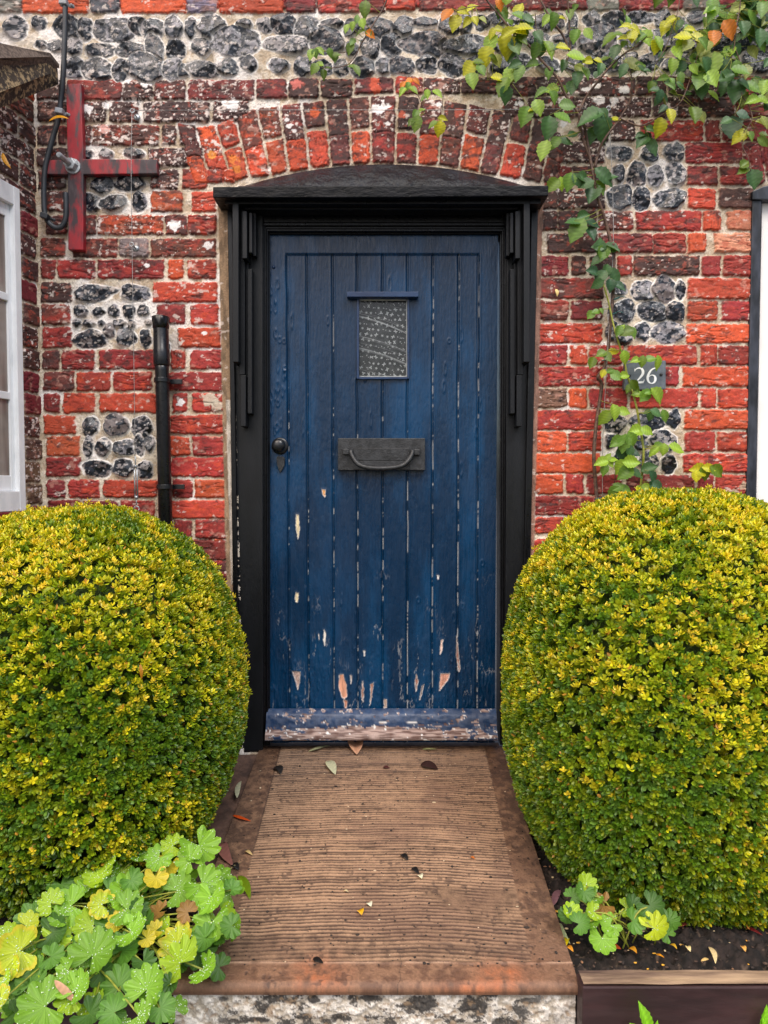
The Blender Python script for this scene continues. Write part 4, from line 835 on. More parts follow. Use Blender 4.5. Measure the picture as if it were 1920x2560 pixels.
# plain body below the path sheet
bm = bmesh.new()
def quad_prism(bm, X4, z0f, z1, inset=0):
    pass
va = [bm.verts.new(p) for p in ((xl0+.002, yw+.06, zA-.01), (xr0-.002, yw+.06, zA-.01), (xr1-.002, yf+.022, zF-.012), (xl1+.002, yf+.022, zF-.012))]
vb = [bm.verts.new((v.co.x, v.co.y, -.45)) for v in va]
bm.faces.new(va); bm.faces.new(vb[::-1])
for i in range(4): bm.faces.new([va[(i+1) % 4], va[i], vb[i], vb[(i+1) % 4]])
M_side = paint('path_side', L4(84, 64, 52), L4(120, 92, 74), .9, 14, (1, 1, 1), .003, 60)
body = bm_obj('path_base', bm, M_side, None); tag(body, 'brown side of the raised path', kind='structure')
# blotched whitewashed riser
rx_ = np.linspace(xl1+.004, xr1-.004, 520); rz_ = np.arange(-.44, zF-.016, .0022)[::-1]; RX, RZ = np.meshgrid(rx_, rz_); ru, rv = proj(RX, yf+.012, RZ)
b1 = fbm(ru/46, rv/30, 551); b2 = fbm(ru/13, rv/10, 552); b3 = vn(ru/2.6, rv/2.6, 553)
mold = sm(-.02, .55, b1*1.1+.6*b2+.35*b3-.08)
for (x, y, a, b) in ((1186, 2520, 44, 34), (1050, 2515, 50, 26), (780, 2500, 20, 14), (560, 2502, 16, 9), (850, 2550, 34, 14), (1325, 2508, 40, 12), (925, 2500, 40, 12), (640, 2555, 40, 9)):
    mold = np.maximum(mold, sm(.0, .35, 1-np.hypot((ru-x)/a, (rv-y)/b)+.5*b2+.15*b3))
for x, r in ((1450, 80), (470, 60)): mold *= 1-.9*np.exp(-((ru-x)/r)**2)
rc = mix(mix(lin((168, 157, 142)), lin((222, 215, 206)), sm(-.5, .5, b2)[..., None]), lin((38, 34, 32)), (mold*.95)[..., None])
rc = mix(rc, lin((150, 124, 96)), (sm(.35, .7, fbm(ru/20, rv/14, 555))*.6)[..., None]); rc = mix(rc, lin((120, 108, 96)), (sm(.45, .7, b3)*.35)[..., None])
riser = np_mesh('step_riser', np.stack([RX, yf+.016-.0028*b2-.001*b3+.002*mold, RZ], -1).reshape(-1, 3), grid_faces(*RX.shape), {'Col': rc.reshape(-1, 3), 'Rough': np.full(RX.size, .85)}, M_path, None, True); tag(riser, 'whitewashed step face blotched with black mould', kind='structure')
# timber edging boards
M_timber = paint('dark_stained_timber', L4(44, 28, 28), L4(66, 44, 44), .5, 22, (.25, 1, 1), .0015, 60)
M_bare = paint('weathered_timber_top', L4(84, 64, 56), L4(190, 160, 128), .7, 16, (.22, 1.5, 1), .003, 60)
def edging(x0, x1, name, label):
    y0, y1 = -.985, -.940; zt = at_z(1600, 2462, -.13)[2]
    yfr = at_z(1700, 2462, zt)[1]; ybk = at_z(1700, 2425, zt)[1]
    bm = bmesh.new(); bmesh.ops.create_cube(bm, size=1, matrix=Matrix.Translation(((x0+x1)/2, (yfr+ybk)/2, zt-.0025-.16)) @ Matrix.Diagonal((x1-x0, ybk-yfr, .315, 1)))
    o = bm_obj(name, bm, M_timber, None, .003); tag(o, label, 'planter edging')
    bm = bmesh.new(); bmesh.ops.create_grid(bm, x_segments=240, y_segments=14, size=.5, matrix=Matrix.Translation(((x0+x1)/2, (yfr+ybk)/2, zt+.0006)) @ Matrix.Diagonal((x1-x0-.005, ybk-yfr-.003, 1, 1)))
    for v in bm.verts: v.co.z += .0012*float(vn(v.co.x*14, v.co.y*200, 61))
    bm_obj('worn_top', bm, M_bare, o, 0, True); return o
edging(at(1444, 2500, -.985)[0]+.0, 1.8, 'planter_edging', 'dark stained timber edging board with worn top right of the step')
edging(-1.9, at(400, 2520, -.985)[0], 'planter_edging', 'dark timber edging board under the lime green leaves left of the step')
# soil
def soil(x0, x1, y0, y1, name, label, seed):
    gx_ = np.arange(x0, x1, .0045); gy_ = np.arange(y0, y1, .0045); GX, GY = np.meshgrid(gx_, gy_)
    z = -.165+.012*fbm(GX*9, GY*9, seed)+.007*fbm(GX*50, GY*50, seed+1)+.011*np.clip(vn(GX*110, GY*150, seed+2), -.2, 1)+.03*sm(-.9, -.3, GY)
    c = mix(lin((16, 12, 11)), lin((46, 36, 32)), sm(-.6, .8, fbm(GX*60, GY*60, seed+3))[..., None]); c = mix(c, lin((110, 92, 78)), (sm(.7, .9, vn(GX*140, GY*140, seed+4))*.6)[..., None])
    o = np_mesh(name, np.stack([GX, GY, z], -1).reshape(-1, 3), grid_faces(*GX.shape), {'Col': c.reshape(-1, 3), 'Rough': np.full(GX.size, .95)}, M_wall, None, True); tag(o, label, kind='structure'); return o
soil(.28, 2.3, -.945, .02, 'soil', 'dark soil of the bed right of the path', 81); soil(-1.9, -.28, -.945, .02, 'soil', 'dark soil of the bed left of the path', 85)
bm = bmesh.new(); bmesh.ops.create_grid(bm, x_segments=2, y_segments=2, size=60, matrix=Matrix.Translation((0, 0, -.43)))
gr = bm_obj('pavement', bm, paint('pavement_tarmac', (.045, .045, .047, 1), (.09, .09, .09, 1), .9, 30, (1, 1, 1), .003, 200), None); tag(gr, 'grey pavement in front of the step', kind='structure')
# ------------------------------------------------------------------ foliage
def leaf_mat(name, rough=.42, trans=.35, hue=1.0, spec=.5):
    m, n, l, b = nodes(name)
    a = n.new("ShaderNodeAttribute"); a.attribute_name = 'Col'; l.new(a.outputs['Color'], b.inputs['Base Color'])
    b.inputs['Roughness'].default_value = rough; b.inputs['Specular IOR Level'].default_value = spec
    t = n.new("ShaderNodeBsdfTranslucent"); mx = n.new("ShaderNodeMixShader"); mx.inputs[0].default_value = trans
    hs = n.new("ShaderNodeMix"); hs.data_type = 'RGBA'; hs.blend_type = 'MULTIPLY'; hs.inputs[0].default_value = 1; l.new(a.outputs['Color'], hs.inputs[6]); hs.inputs[7].default_value = (1.3, 1.25, .5, 1)
    l.new(hs.outputs[2], t.inputs['Color']); l.new(b.outputs[0], mx.inputs[1]); l.new(t.outputs[0], mx.inputs[2])
    out = [x for x in n if x.type == 'OUTPUT_MATERIAL'][0]; l.new(mx.outputs[0], out.inputs[0]); return m
M_box = leaf_mat('box_leaf', .36, .25); M_leaf = leaf_mat('rose_leaf', .42, .35); M_mantle = leaf_mat('mantle_leaf', .5, .3)
def rot_frames(N, rg, up_bias=0.0):
    """frames (n,3,3) whose third column is the given direction"""
    N = N/np.linalg.norm(N, axis=1)[:, None]; t = rg.normal(size=N.shape); A = np.cross(N, t); A /= np.linalg.norm(A, axis=1)[:, None]; B = np.cross(N, A)
    return np.stack([A, B, N], -1)
def sprig_template(k, rg, L, Wd):
    """k leaves round a shoot along +z; each leaf 6 verts, 2 folded quads"""
    V = []; Fc = []; lid = []
    for i in range(k):
        h = (i//2)/(max(1, k//2)); az = (i % 2)*math.pi+(i//2)*1.57+rg.uniform(-.4, .4)
        tilt = mix(1.05, .35, h)+rg.uniform(-.2, .2); l_ = L*mix(1.0, .75, h)*rg.uniform(.85, 1.15); w_ = Wd*rg.uniform(.85, 1.15)*mix(1, .8, h)
        d = np.array([math.sin(tilt)*math.cos(az), math.sin(tilt)*math.sin(az), math.cos(tilt)]); s = np.array([-math.sin(az), math.cos(az), 0]); nrm = np.cross(s, d)
        b = np.array([0, 0, L*.55*h-.004]); f = .22*w_
        p = [b, b+d*l_*.32+s*w_*.46-nrm*-f, b+d*l_*.74+s*w_*.40-nrm*-f, b+d*l_, b+d*l_*.74-s*w_*.40-nrm*-f, b+d*l_*.32-s*w_*.46-nrm*-f]
        o = len(V); V += p; Fc += [(o, o+1, o+2, o+3), (o, o+3, o+4, o+5)]; lid += [h]*6
    return np.array(V), np.array(Fc), np.array(lid)
def scatter(T, P, Fr, S, colfn, rg):
    TV, TF, TH_ = T; n = len(P); V = np.einsum('nij,kj->nki', Fr, TV)*S[:, None, None]+P[:, None, :]
    Fc = (TF[None]+(np.arange(n)*len(TV))[:, None, None]).reshape(-1, 4); return V.reshape(-1, 3), Fc, colfn(n, len(TV), TH_)
def box_bush(C, R, hh, label, seed, n_sprigs=25000):
    rg = np.random.default_rng(seed); Rx, Ry = R
    root = empty('box_bush', (C[0], C[1], -.15)); tag(root, label, 'bush', 'clipped box bushes either side of the door')
    d = rg.normal(size=(int(n_sprigs*1.25), 3)); d /= np.linalg.norm(d, axis=1)[:, None]
    e = 2.35
    k = (np.abs(d[:, 0])**e+np.abs(d[:, 1])**e+np.abs(d[:, 2])**e)**(-1/e)
    lump = 1+.018*vn(d[:, 0]*3+d[:, 2]*2, d[:, 1]*3-d[:, 2]*1.5, seed)+.008*vn(d[:, 0]*9, d[:, 2]*9+d[:, 1]*5, seed+1)
    depth = np.where(rg.random(len(d)) < .62, rg.uniform(.985, 1.0, len(d)), rg.uniform(.90, .985, len(d)))
    low = np.clip(-d[:, 2]-.1, 0, 1); k = k*(1+.05*low-.045*np.clip(d[:, 2], 0, 1))
    S3 = np.array([Rx, Ry, hh]); P = d*k[:, None]*lump[:, None]*depth[:, None]*S3+np.array(C)
    N = np.sign(d)*np.abs(d*k[:, None])**(e-1)/S3; N /= np.linalg.norm(N, axis=1)[:, None]
    ok = (P[:, 2] > -.17) & (P[:, 1] < .0); P, N, d, depth = P[ok], N[ok], d[ok], depth[ok]
    G = N*1.0+rg.normal(size=N.shape)*.38+np.array([0, 0, .55]); Fr = rot_frames(G, rg)
    patch = fbm(P[:, 0]*5+P[:, 1]*3, P[:, 2]*5+P[:, 1]*2, seed+5); patch2 = vn(P[:, 0]*16+P[:, 1]*9, P[:, 2]*16, seed+6)
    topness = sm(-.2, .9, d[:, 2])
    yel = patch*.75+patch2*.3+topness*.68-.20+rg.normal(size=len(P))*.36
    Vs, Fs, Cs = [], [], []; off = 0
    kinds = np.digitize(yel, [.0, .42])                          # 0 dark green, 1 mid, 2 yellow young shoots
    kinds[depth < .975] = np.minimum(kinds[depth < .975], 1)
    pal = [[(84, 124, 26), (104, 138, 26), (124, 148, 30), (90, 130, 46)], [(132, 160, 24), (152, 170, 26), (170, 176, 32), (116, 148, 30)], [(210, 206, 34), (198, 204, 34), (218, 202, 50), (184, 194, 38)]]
    for t in range(9):
        kd = t % 3; T = sprig_template([8, 8, 6][kd], np.random.default_rng(seed*9+t), [.0155, .0152, .0125][kd], [.0088, .0084, .0066][kd])
        sel = np.where((kinds == kd) & (np.arange(len(P)) % 3 == t//3))[0]
        if not len(sel): continue
        fr = Fr[sel]; PP = P[sel].copy()
        if kd == 2: fr = rot_frames(N[sel]*.8+rg.normal(size=(len(sel), 3))*.3+np.array([0, 0, 1.0]), rg); PP = PP+N[sel]*(rg.uniform(.0, .008, len(sel))+(rg.random(len(sel)) < .06)*rg.uniform(.004, .018, len(sel)))[:, None]
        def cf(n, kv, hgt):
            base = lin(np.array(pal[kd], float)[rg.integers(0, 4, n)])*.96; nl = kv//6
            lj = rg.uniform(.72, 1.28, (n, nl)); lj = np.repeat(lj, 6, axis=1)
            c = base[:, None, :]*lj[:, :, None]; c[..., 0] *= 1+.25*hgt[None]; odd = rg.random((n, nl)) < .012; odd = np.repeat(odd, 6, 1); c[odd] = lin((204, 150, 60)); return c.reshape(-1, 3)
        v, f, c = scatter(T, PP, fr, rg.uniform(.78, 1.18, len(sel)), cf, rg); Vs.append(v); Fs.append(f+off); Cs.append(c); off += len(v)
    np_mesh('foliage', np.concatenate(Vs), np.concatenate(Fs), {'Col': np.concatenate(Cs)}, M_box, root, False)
    # twiggy inside
    tw = []
    for i in range(60):
        dd = rg.normal(size=3); dd[2] = abs(dd[2])*1.3; dd /= np.linalg.norm(dd); a = np.array([C[0], C[1], -.15]); b = np.array(C)+dd*S3*.86
        b[1] = min(b[1], -.01); m_ = (a+b)/2+np.array([dd[0]*.1, dd[1]*.1, -.05]); tw.append(tube_arr(spline([a+rg.normal(size=3)*.01, m_, b], 3), np.linspace(.009, .002, 7), 5))
    py_obj('branches', join(tw), M_stem, root)
    V, Fc = [], []  # solid dark filler ball behind the leaf shell, stops gaps showing through
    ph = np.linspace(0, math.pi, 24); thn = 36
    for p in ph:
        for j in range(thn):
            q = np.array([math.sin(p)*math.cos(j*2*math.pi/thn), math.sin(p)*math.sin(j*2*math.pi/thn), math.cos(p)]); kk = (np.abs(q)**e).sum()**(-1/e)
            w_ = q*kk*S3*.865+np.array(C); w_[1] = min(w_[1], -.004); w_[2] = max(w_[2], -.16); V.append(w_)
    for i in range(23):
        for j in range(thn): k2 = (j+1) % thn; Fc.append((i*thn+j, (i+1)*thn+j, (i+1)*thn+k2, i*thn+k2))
    py_obj('dark_core', (V, Fc), paint('inner_box', L4(30, 48, 10), L4(64, 84, 24), .9, 90, (1, 1, 1), .01, 120), root)
    return root
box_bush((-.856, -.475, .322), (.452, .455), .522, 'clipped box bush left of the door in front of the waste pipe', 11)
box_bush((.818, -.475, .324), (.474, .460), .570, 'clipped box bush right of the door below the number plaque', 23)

# ------------------------------------------------------------------ climbing rose
rose = empty('climbing_rose', at(1490, 1260, -.03)); tag(rose, 'climbing rose trained up the wall and over the top right of the arch', 'climbing plant')
stem_px = []
def stem(o, pts, r0, r1, mat, Y0=-.02, Y1=-.06, s=2.592):
    q = [(o[0]+x/s, o[1]+y/s) for x, y in pts]; n_ = len(q); Y = [Y0+(Y1-Y0)*i/(n_-1)+.006*math.sin(i*2.1) for i in range(n_)]
    P = spline([at(x, y, yy) for (x, y), yy in zip(q, Y)], 5)
    for i in range(len(P)): stem_px.append(P[i])
    return tube_arr(P, np.linspace(r0, r1, len(P)), 7)
br = [stem(O5, [(552, 1700), (540, 1560), (530, 1400), (545, 1200), (580, 950), (556, 890), (600, 820), (625, 680), (640, 500), (655, 350), (660, 100), (655, 20)], .0065, .0055, M_stem, -.03, -.05),
      stem(O3, [(655, 1640), (610, 1450), (560, 1290), (520, 1100), (490, 930), (460, 780), (430, 730), (350, 620), (290, 500), (180, 380), (60, 240), (0, 200), (-80, 100), (-150, 20), (-200, -60)], .0055, .003, M_stem, -.05, -.1),
      stem(O3, [(535, 1090), (560, 990), (600, 900), (700, 765), (765, 650), (775, 560), (770, 460)], .0050, .0022, M_stem, -.05, -.07),
      stem(O3, [(432, 730), (480, 630), (548, 540), (620, 450), (680, 390), (740, 340), (800, 305), (870, 240)], .0042, .002, M_stem, -.08, -.12),
      stem(O3, [(430, 730), (450, 850), (480, 960), (515, 1070)], .0035, .0038, M_stem, -.09, -.05),
      stem(O3, [(380, 345), (330, 230), (270, 150), (200, 30), (170, -40)], .004, .0028, M_stem, -.08, -.1),
      stem(O3, [(380, 340), (372, 180), (362, 0), (360, -60)], .003, .0022, M_stem, -.08, -.1),
      stem(O3, [(330, 440), (380, 340)], .003, .003, M_stem, -.08, -.08),
      stem(O3, [(705, 770), (760, 795), (830, 815), (900, 790), (960, 750), (1080, 675), (1130, 580), (1170, 460), (1205, 340), (1190, 250)], .003, .0014, M_stem, -.06, -.1),
      stem(O3, [(930, 420), (1000, 300), (1040, 180), (1078, 60), (1085, -30)], .0016, .0014, M_stem, -.09, -.1),
      stem(O3, [(1485, -50), (1475, 60), (1455, 160), (1440, 300), (1420, 380)], .002, .0014, M_stem, -.09, -.1),
      stem(O3, [(1490, 620), (1540, 700), (1555, 780), (1500, 860), (1500, 960), (1530, 1020), (1545, 1110)], .0016, .001, M_stem, -.09, -.1),
      stem(O3, [(1440, 300), (1480, 420), (1490, 620)], .002, .0016, M_stem, -.09, -.1),
      stem(O3, [(150, 80), (155, 170), (175, 380)], .0014, .0012, M_stem, -.09, -.08),
      stem(O3, [(0, 540), (-130, 520), (-280, 520)], .0025, .0018, M_stem, -.06, -.05),
      stem(O2, [(1380, 520), (1290, 530), (1225, 580), (1210, 660), (1212, 745)], .0016, .0012, M_stem, -.05, -.06),
      stem(O2, [(1000, 570), (1050, 620), (1085, 700), (1110, 745), (1180, 760)], .0014, .0011, M_stem, -.05, -.06),
      stem(O2, [(1590, 60), (1500, 40), (1400, 45), (1300, 70)], .0014, .0011, M_stem, -.09, -.08),
      stem(O2, [(860, -40), (820, 60), (740, 190), (680, 290), (640, 370), (590, 420), (500, 440), (430, 440)], .0026, .0012, M_stem, -.05, -.06),
      stem(O2, [(630, 330), (560, 340), (480, 340)], .0012, .001, M_stem, -.05, -.06),
      stem(O5, [(655, 100), (600, 60)], .001, .001, M_stem, -.05, -.06), stem(O5, [(670, 1500), (660, 1620), (630, 1700)], .0016, .0012, M_stem, -.05, -.04)]
br = join(br)
lf_n = rg.normal(size=(60, 3))
stem_px = np.array(stem_px)
def gs(o, pts, r0, r1): return stem(o, pts, r0, r1, M_gstem, -.06, -.07)
n_before = len(stem_px); tmp = []
class _L(list): pass
sp_list = [list(p) for p in stem_px]
stem_px = sp_list
gr_ = [gs(O5, [(832, 1600), (845, 1500), (852, 1400), (848, 1320), (830, 1220), (810, 1100), (788, 1010), (770, 950), (745, 870), (730, 790), (708, 720), (680, 630), (655, 540), (632, 430), (605, 330), (590, 280)], .0042, .0026),
       gs(O5, [(705, 715), (650, 712), (600, 725), (560, 750)], .0018, .001), gs(O5, [(745, 880), (700, 875), (640, 850), (590, 870)], .0016, .001), gs(O5, [(632, 445), (590, 450), (540, 465)], .0016, .001),
       gs(O5, [(790, 1015), (850, 985), (900, 990)], .0014, .001), gs(O5, [(815, 1225), (870, 1230)], .0014, .001), gs(O5, [(735, 800), (820, 790), (930, 780)], .0012, .001), gs(O5, [(840, 1300), (740, 1300), (680, 1320)], .0014, .001), gs(O5, [(850, 1440), (760, 1440), (640, 1440)], .0014, .001)]
gr_ = join(gr_); stem_arr = np.array(stem_px)
py_obj('stems', br, M_stem, rose); py_obj('green_stems', gr_, M_gstem, rose)
ROSE = dict(g=(100, 136, 50), k=(66, 102, 54), d=(50, 84, 54), y=(176, 176, 30), o=(206, 120, 30), l=(136, 168, 54), p=(150, 160, 80), b=(92, 118, 30))
LV = []
def leaves(o, lst, s=2.592):
    for t in lst: LV.append((o[0]+t[0]/s, o[1]+t[1]/s, t[2]/s, t[3], t[4]))
leaves(O2, [(585, 180, 60, 110, 'l'), (625, 165, 60, 100, 'l'), (655, 120, 60, -80, 'g'), (690, 150, 66, 80, 'l'), (705, 50, 110, 95, 'b'), (740, 225, 70, 20, 'o'), (675, 205, 74, 170, 'b'), (730, 215, 60, 60, 'b'), (625, 270, 66, 120, 'g'), (610, 310, 80, 110, 'b'), (355, 350, 80, 100, 'l'), (385, 345, 60, 80, 'g'),
    (415, 330, 70, 40, 'l'), (480, 340, 60, 75, 'g'), (520, 350, 60, -10, 'b'), (515, 380, 60, 100, 'g'), (380, 440, 80, 120, 'b'), (410, 415, 60, 190, 'l'), (438, 480, 70, 85, 'b'), (470, 435, 50, 0, 'g'), (620, 425, 56, 200, 'g'), (655, 450, 80, 60, 'b'),
    (955, 545, 60, -60, 'o'), (1000, 520, 60, -20, 'o'), (1040, 525, 56, 30, 'o'), (950, 590, 70, 130, 'l'), (1020, 575, 70, 30, 'l'), (985, 555, 56, 100, 'g'), (1110, 610, 64, 90, 'l'), (1175, 605, 84, 40, 'l'), (1085, 630, 50, 140, 'g'), (1035, 740, 76, 110, 'g'), (1075, 715, 50, -30, 'l'), (1040, 800, 110, 105, 'b'), (1005, 790, 60, 130, 'b'),
    (1145, 800, 70, 155, 'b'), (1210, 770, 66, 10, 'y'), (1190, 830, 100, 100, 'y'), (1235, 90, 110, 130, 'o'), (1290, 140, 110, 110, 'y'), (1340, 80, 90, 20, 'y'), (1400, 50, 80, -30, 'y'), (1370, 140, 80, 130, 'y'), (1420, 130, 66, 60, 'y'), (1470, 130, 60, 30, 'p'), (1580, 20, 80, 70, 'o'),
    (1530, 210, 80, 120, 'y'), (1580, 190, 80, 0, 'y'), (1600, 90, 110, 60, 'g'), (1520, 280, 130, 110, 'l'), (1490, 360, 130, 100, 'y'), (1620, 300, 150, 80, 'y'), (1640, 210, 110, -30, 'y'), (1380, 440, 110, 130, 'y'), (1460, 450, 90, 60, 'g'), (1400, 520, 110, 80, 'l'), (1440, 400, 80, 10, 'b'), (1570, 500, 100, 10, 'y'), (1600, 560, 130, 120, 'b'), (1620, 610, 110, 85, 'k'), (1560, 390, 90, 60, 'p'), (1640, 480, 130, 110, 'l'), (1645, 350, 100, 100, 'k')])
leaves(O3, [(45, 100, 100, 200, 'g'), (30, 200, 140, 200, 'y'), (80, 180, 110, -5, 'y'), (110, 150, 100, 80, 'g'), (240, 315, 130, 60, 'l'), (150, 330, 110, 100, 'g'), (130, 420, 90, 180, 'g'), (45, 470, 110, 120, 'g'), (20, 420, 90, 160, 'k'), (270, 130, 100, 90, 'g'), (225, 130, 80, 140, 'l'), (320, 110, 70, 0, 'y'), (375, 90, 80, 90, 'b'), (420, 365, 130, 10, 'l'), (410, 235, 90, 110, 'g'), (495, 215, 90, 60, 'l'),
    (335, 420, 80, 100, 'k'), (425, 500, 100, 100, 'k'), (480, 470, 90, 60, 'g'), (490, 400, 70, 180, 'y'), (560, 395, 66, 20, 'y'), (600, 380, 60, 160, 'b'), (575, 440, 80, 100, 'k'), (670, 330, 100, 110, 'k'), (630, 240, 110, 150, 'b'), (740, 170, 80, 190, 'y'), (745, 235, 110, 190, 'y'), (800, 190, 90, 10, 'y'), (780, 230, 90, 95, 'y'), (790, 410, 140, 20, 'p'), (870, 240, 110, 60, 'l'), (840, 240, 80, 150, 'g'), (930, 300, 100, 90, 'y'), (955, 270, 100, 60, 'l'),
    (990, 175, 110, 110, 'y'), (1060, 150, 110, 70, 'y'), (1025, 130, 80, 160, 'y'), (1040, 425, 100, 90, 'l'), (1095, 440, 100, 90, 'k'), (980, 510, 84, 170, 'g'), (1030, 545, 84, 20, 'k'), (1095, 550, 70, 30, 'k'), (960, 620, 80, 100, 'd'), (990, 630, 70, 40, 'k'), (980, 700, 66, 150, 'd'), (930, 580, 70, 190, 'k'),
    (1110, 230, 110, 190, 'y'), (1160, 195, 90, 0, 'y'), (1210, 240, 110, 30, 'y'), (1140, 285, 100, 130, 'p'), (1240, 280, 90, 50, 'g'), (1310, 240, 110, 95, 'o'), (1300, 80, 110, 120, 'g'), (1280, 70, 80, 170, 'l'), (1375, 95, 110, 30, 'g'), (1420, 130, 80, 0, 'o'), (1405, 190, 130, 60, 'o'), (1210, 400, 110, 120, 'b'), (1260, 415, 100, 60, 'k'), (1310, 410, 150, 90, 'l'), (1380, 375, 120, 110, 'g'), (1440, 350, 110, 40, 'g'),
    (1215, 520, 130, 110, 'g'), (1230, 590, 110, 90, 'k'), (1295, 505, 120, 60, 'l'), (1385, 500, 120, 160, 'k'), (1380, 560, 110, 120, 'k'), (1450, 590, 160, 100, 'k'), (1480, 455, 120, 20, 'g'), (1510, 540, 110, 20, 'k'), (1560, 560, 130, 30, 'g'), (1640, 560, 110, 110, 'l'), (1560, 650, 110, 160, 'l'), (1630, 640, 90, 20, 'l'), (1620, 800, 90, 20, 'p'),
    (1590, 170, 130, 60, 'k'), (1610, 240, 120, 90, 'k'), (1510, 80, 130, 100, 'k'), (1550, 30, 120, 60, 'k'), (1625, 50, 130, 100, 'g'), (1480, 20, 110, 160, 'k'), (1640, 130, 100, 120, 'd'), (1500, 180, 100, 80, 'k'), (1560, 110, 110, 60, 'g'), (1500, 740, 90, 20, 'd'), (1425, 820, 160, 100, 'd'), (1390, 780, 80, 160, 'k'), (1465, 885, 100, 130, 'y'), (1500, 870, 90, 90, 'y'), (1545, 880, 70, 60, 'g'), (1630, 870, 60, 20, 'b'), (1625, 920, 90, 40, 'b'), (1640, 790, 90, 60, 'p'),
    (1180, 740, 120, 80, 'b'), (1030, 745, 100, 80, 'y'), (960, 820, 120, 100, 'y'), (900, 838, 90, 10, 'k'), (830, 880, 80, 160, 'k'), (845, 920, 110, 140, 'k'), (910, 940, 130, 60, 'k'), (880, 890, 70, 60, 'd'), (670, 770, 66, 10, 'y'), (360, 680, 110, 0, 'g'), (330, 755, 120, 30, 'g'), (170, 690, 110, 70, 'l'), (130, 710, 60, 160, 'y'), (260, 575, 100, 170, 'l'), (265, 630, 90, 60, 'g'), (190, 600, 100, 160, 'g'), (345, 580, 70, 80, 'g'), (390, 560, 100, 100, 'k'), (85, 750, 130, 110, 'g'),
    (235, 830, 160, 95, 'k'), (280, 920, 90, 130, 'g'), (345, 905, 110, 10, 'k'), (395, 870, 80, -20, 'k'), (205, 970, 140, 110, 'l'), (510, 755, 170, 165, 'k'), (590, 825, 190, 75, 'k'), (520, 870, 110, 100, 'k'), (590, 740, 90, 60, 'k'), (265, 1200, 110, 140, 'b'), (320, 1190, 90, 80, 'l'), (370, 1180, 120, 100, 'g'), (420, 1165, 100, 60, 'k'), (460, 1150, 90, 20, 'k'), (600, 1140, 160, 40, 'k'), (570, 1215, 110, 60, 'g'), (520, 1250, 150, 110, 'k'), (480, 1190, 110, 160, 'k'), (650, 1150, 90, -20, 'k'),
    (420, 1490, 170, 120, 'g'), (525, 1440, 110, 10, 'd'), (465, 1400, 100, -20, 'k'), (510, 1510, 110, 60, 'd'), (400, 1430, 100, 190, 'k'), (570, 1590, 100, -90, 'k'), (590, 1640, 110, 120, 'g'), (650, 1605, 110, 20, 'k'), (550, 1680, 90, 150, 'k'),
    (1500, 1100, 90, 150, 'b'), (1510, 1060, 80, -40, 'b'), (1565, 1160, 130, 80, 'k'), (45, 60, 90, -60, 'y'), (20, 300, 110, 60, 'g'), (70, 260, 80, 40, 'b'), (240, 470, 80, 100, 'g'), (170, 230, 90, 60, 'k'), (330, 300, 90, 0, 'y'), (440, 440, 80, 30, 'p'), (720, 450, 90, 120, 'k'), (850, 440, 80, 30, 'k'), (900, 560, 70, 100, 'b'), (750, 130, 70, -90, 'g')])
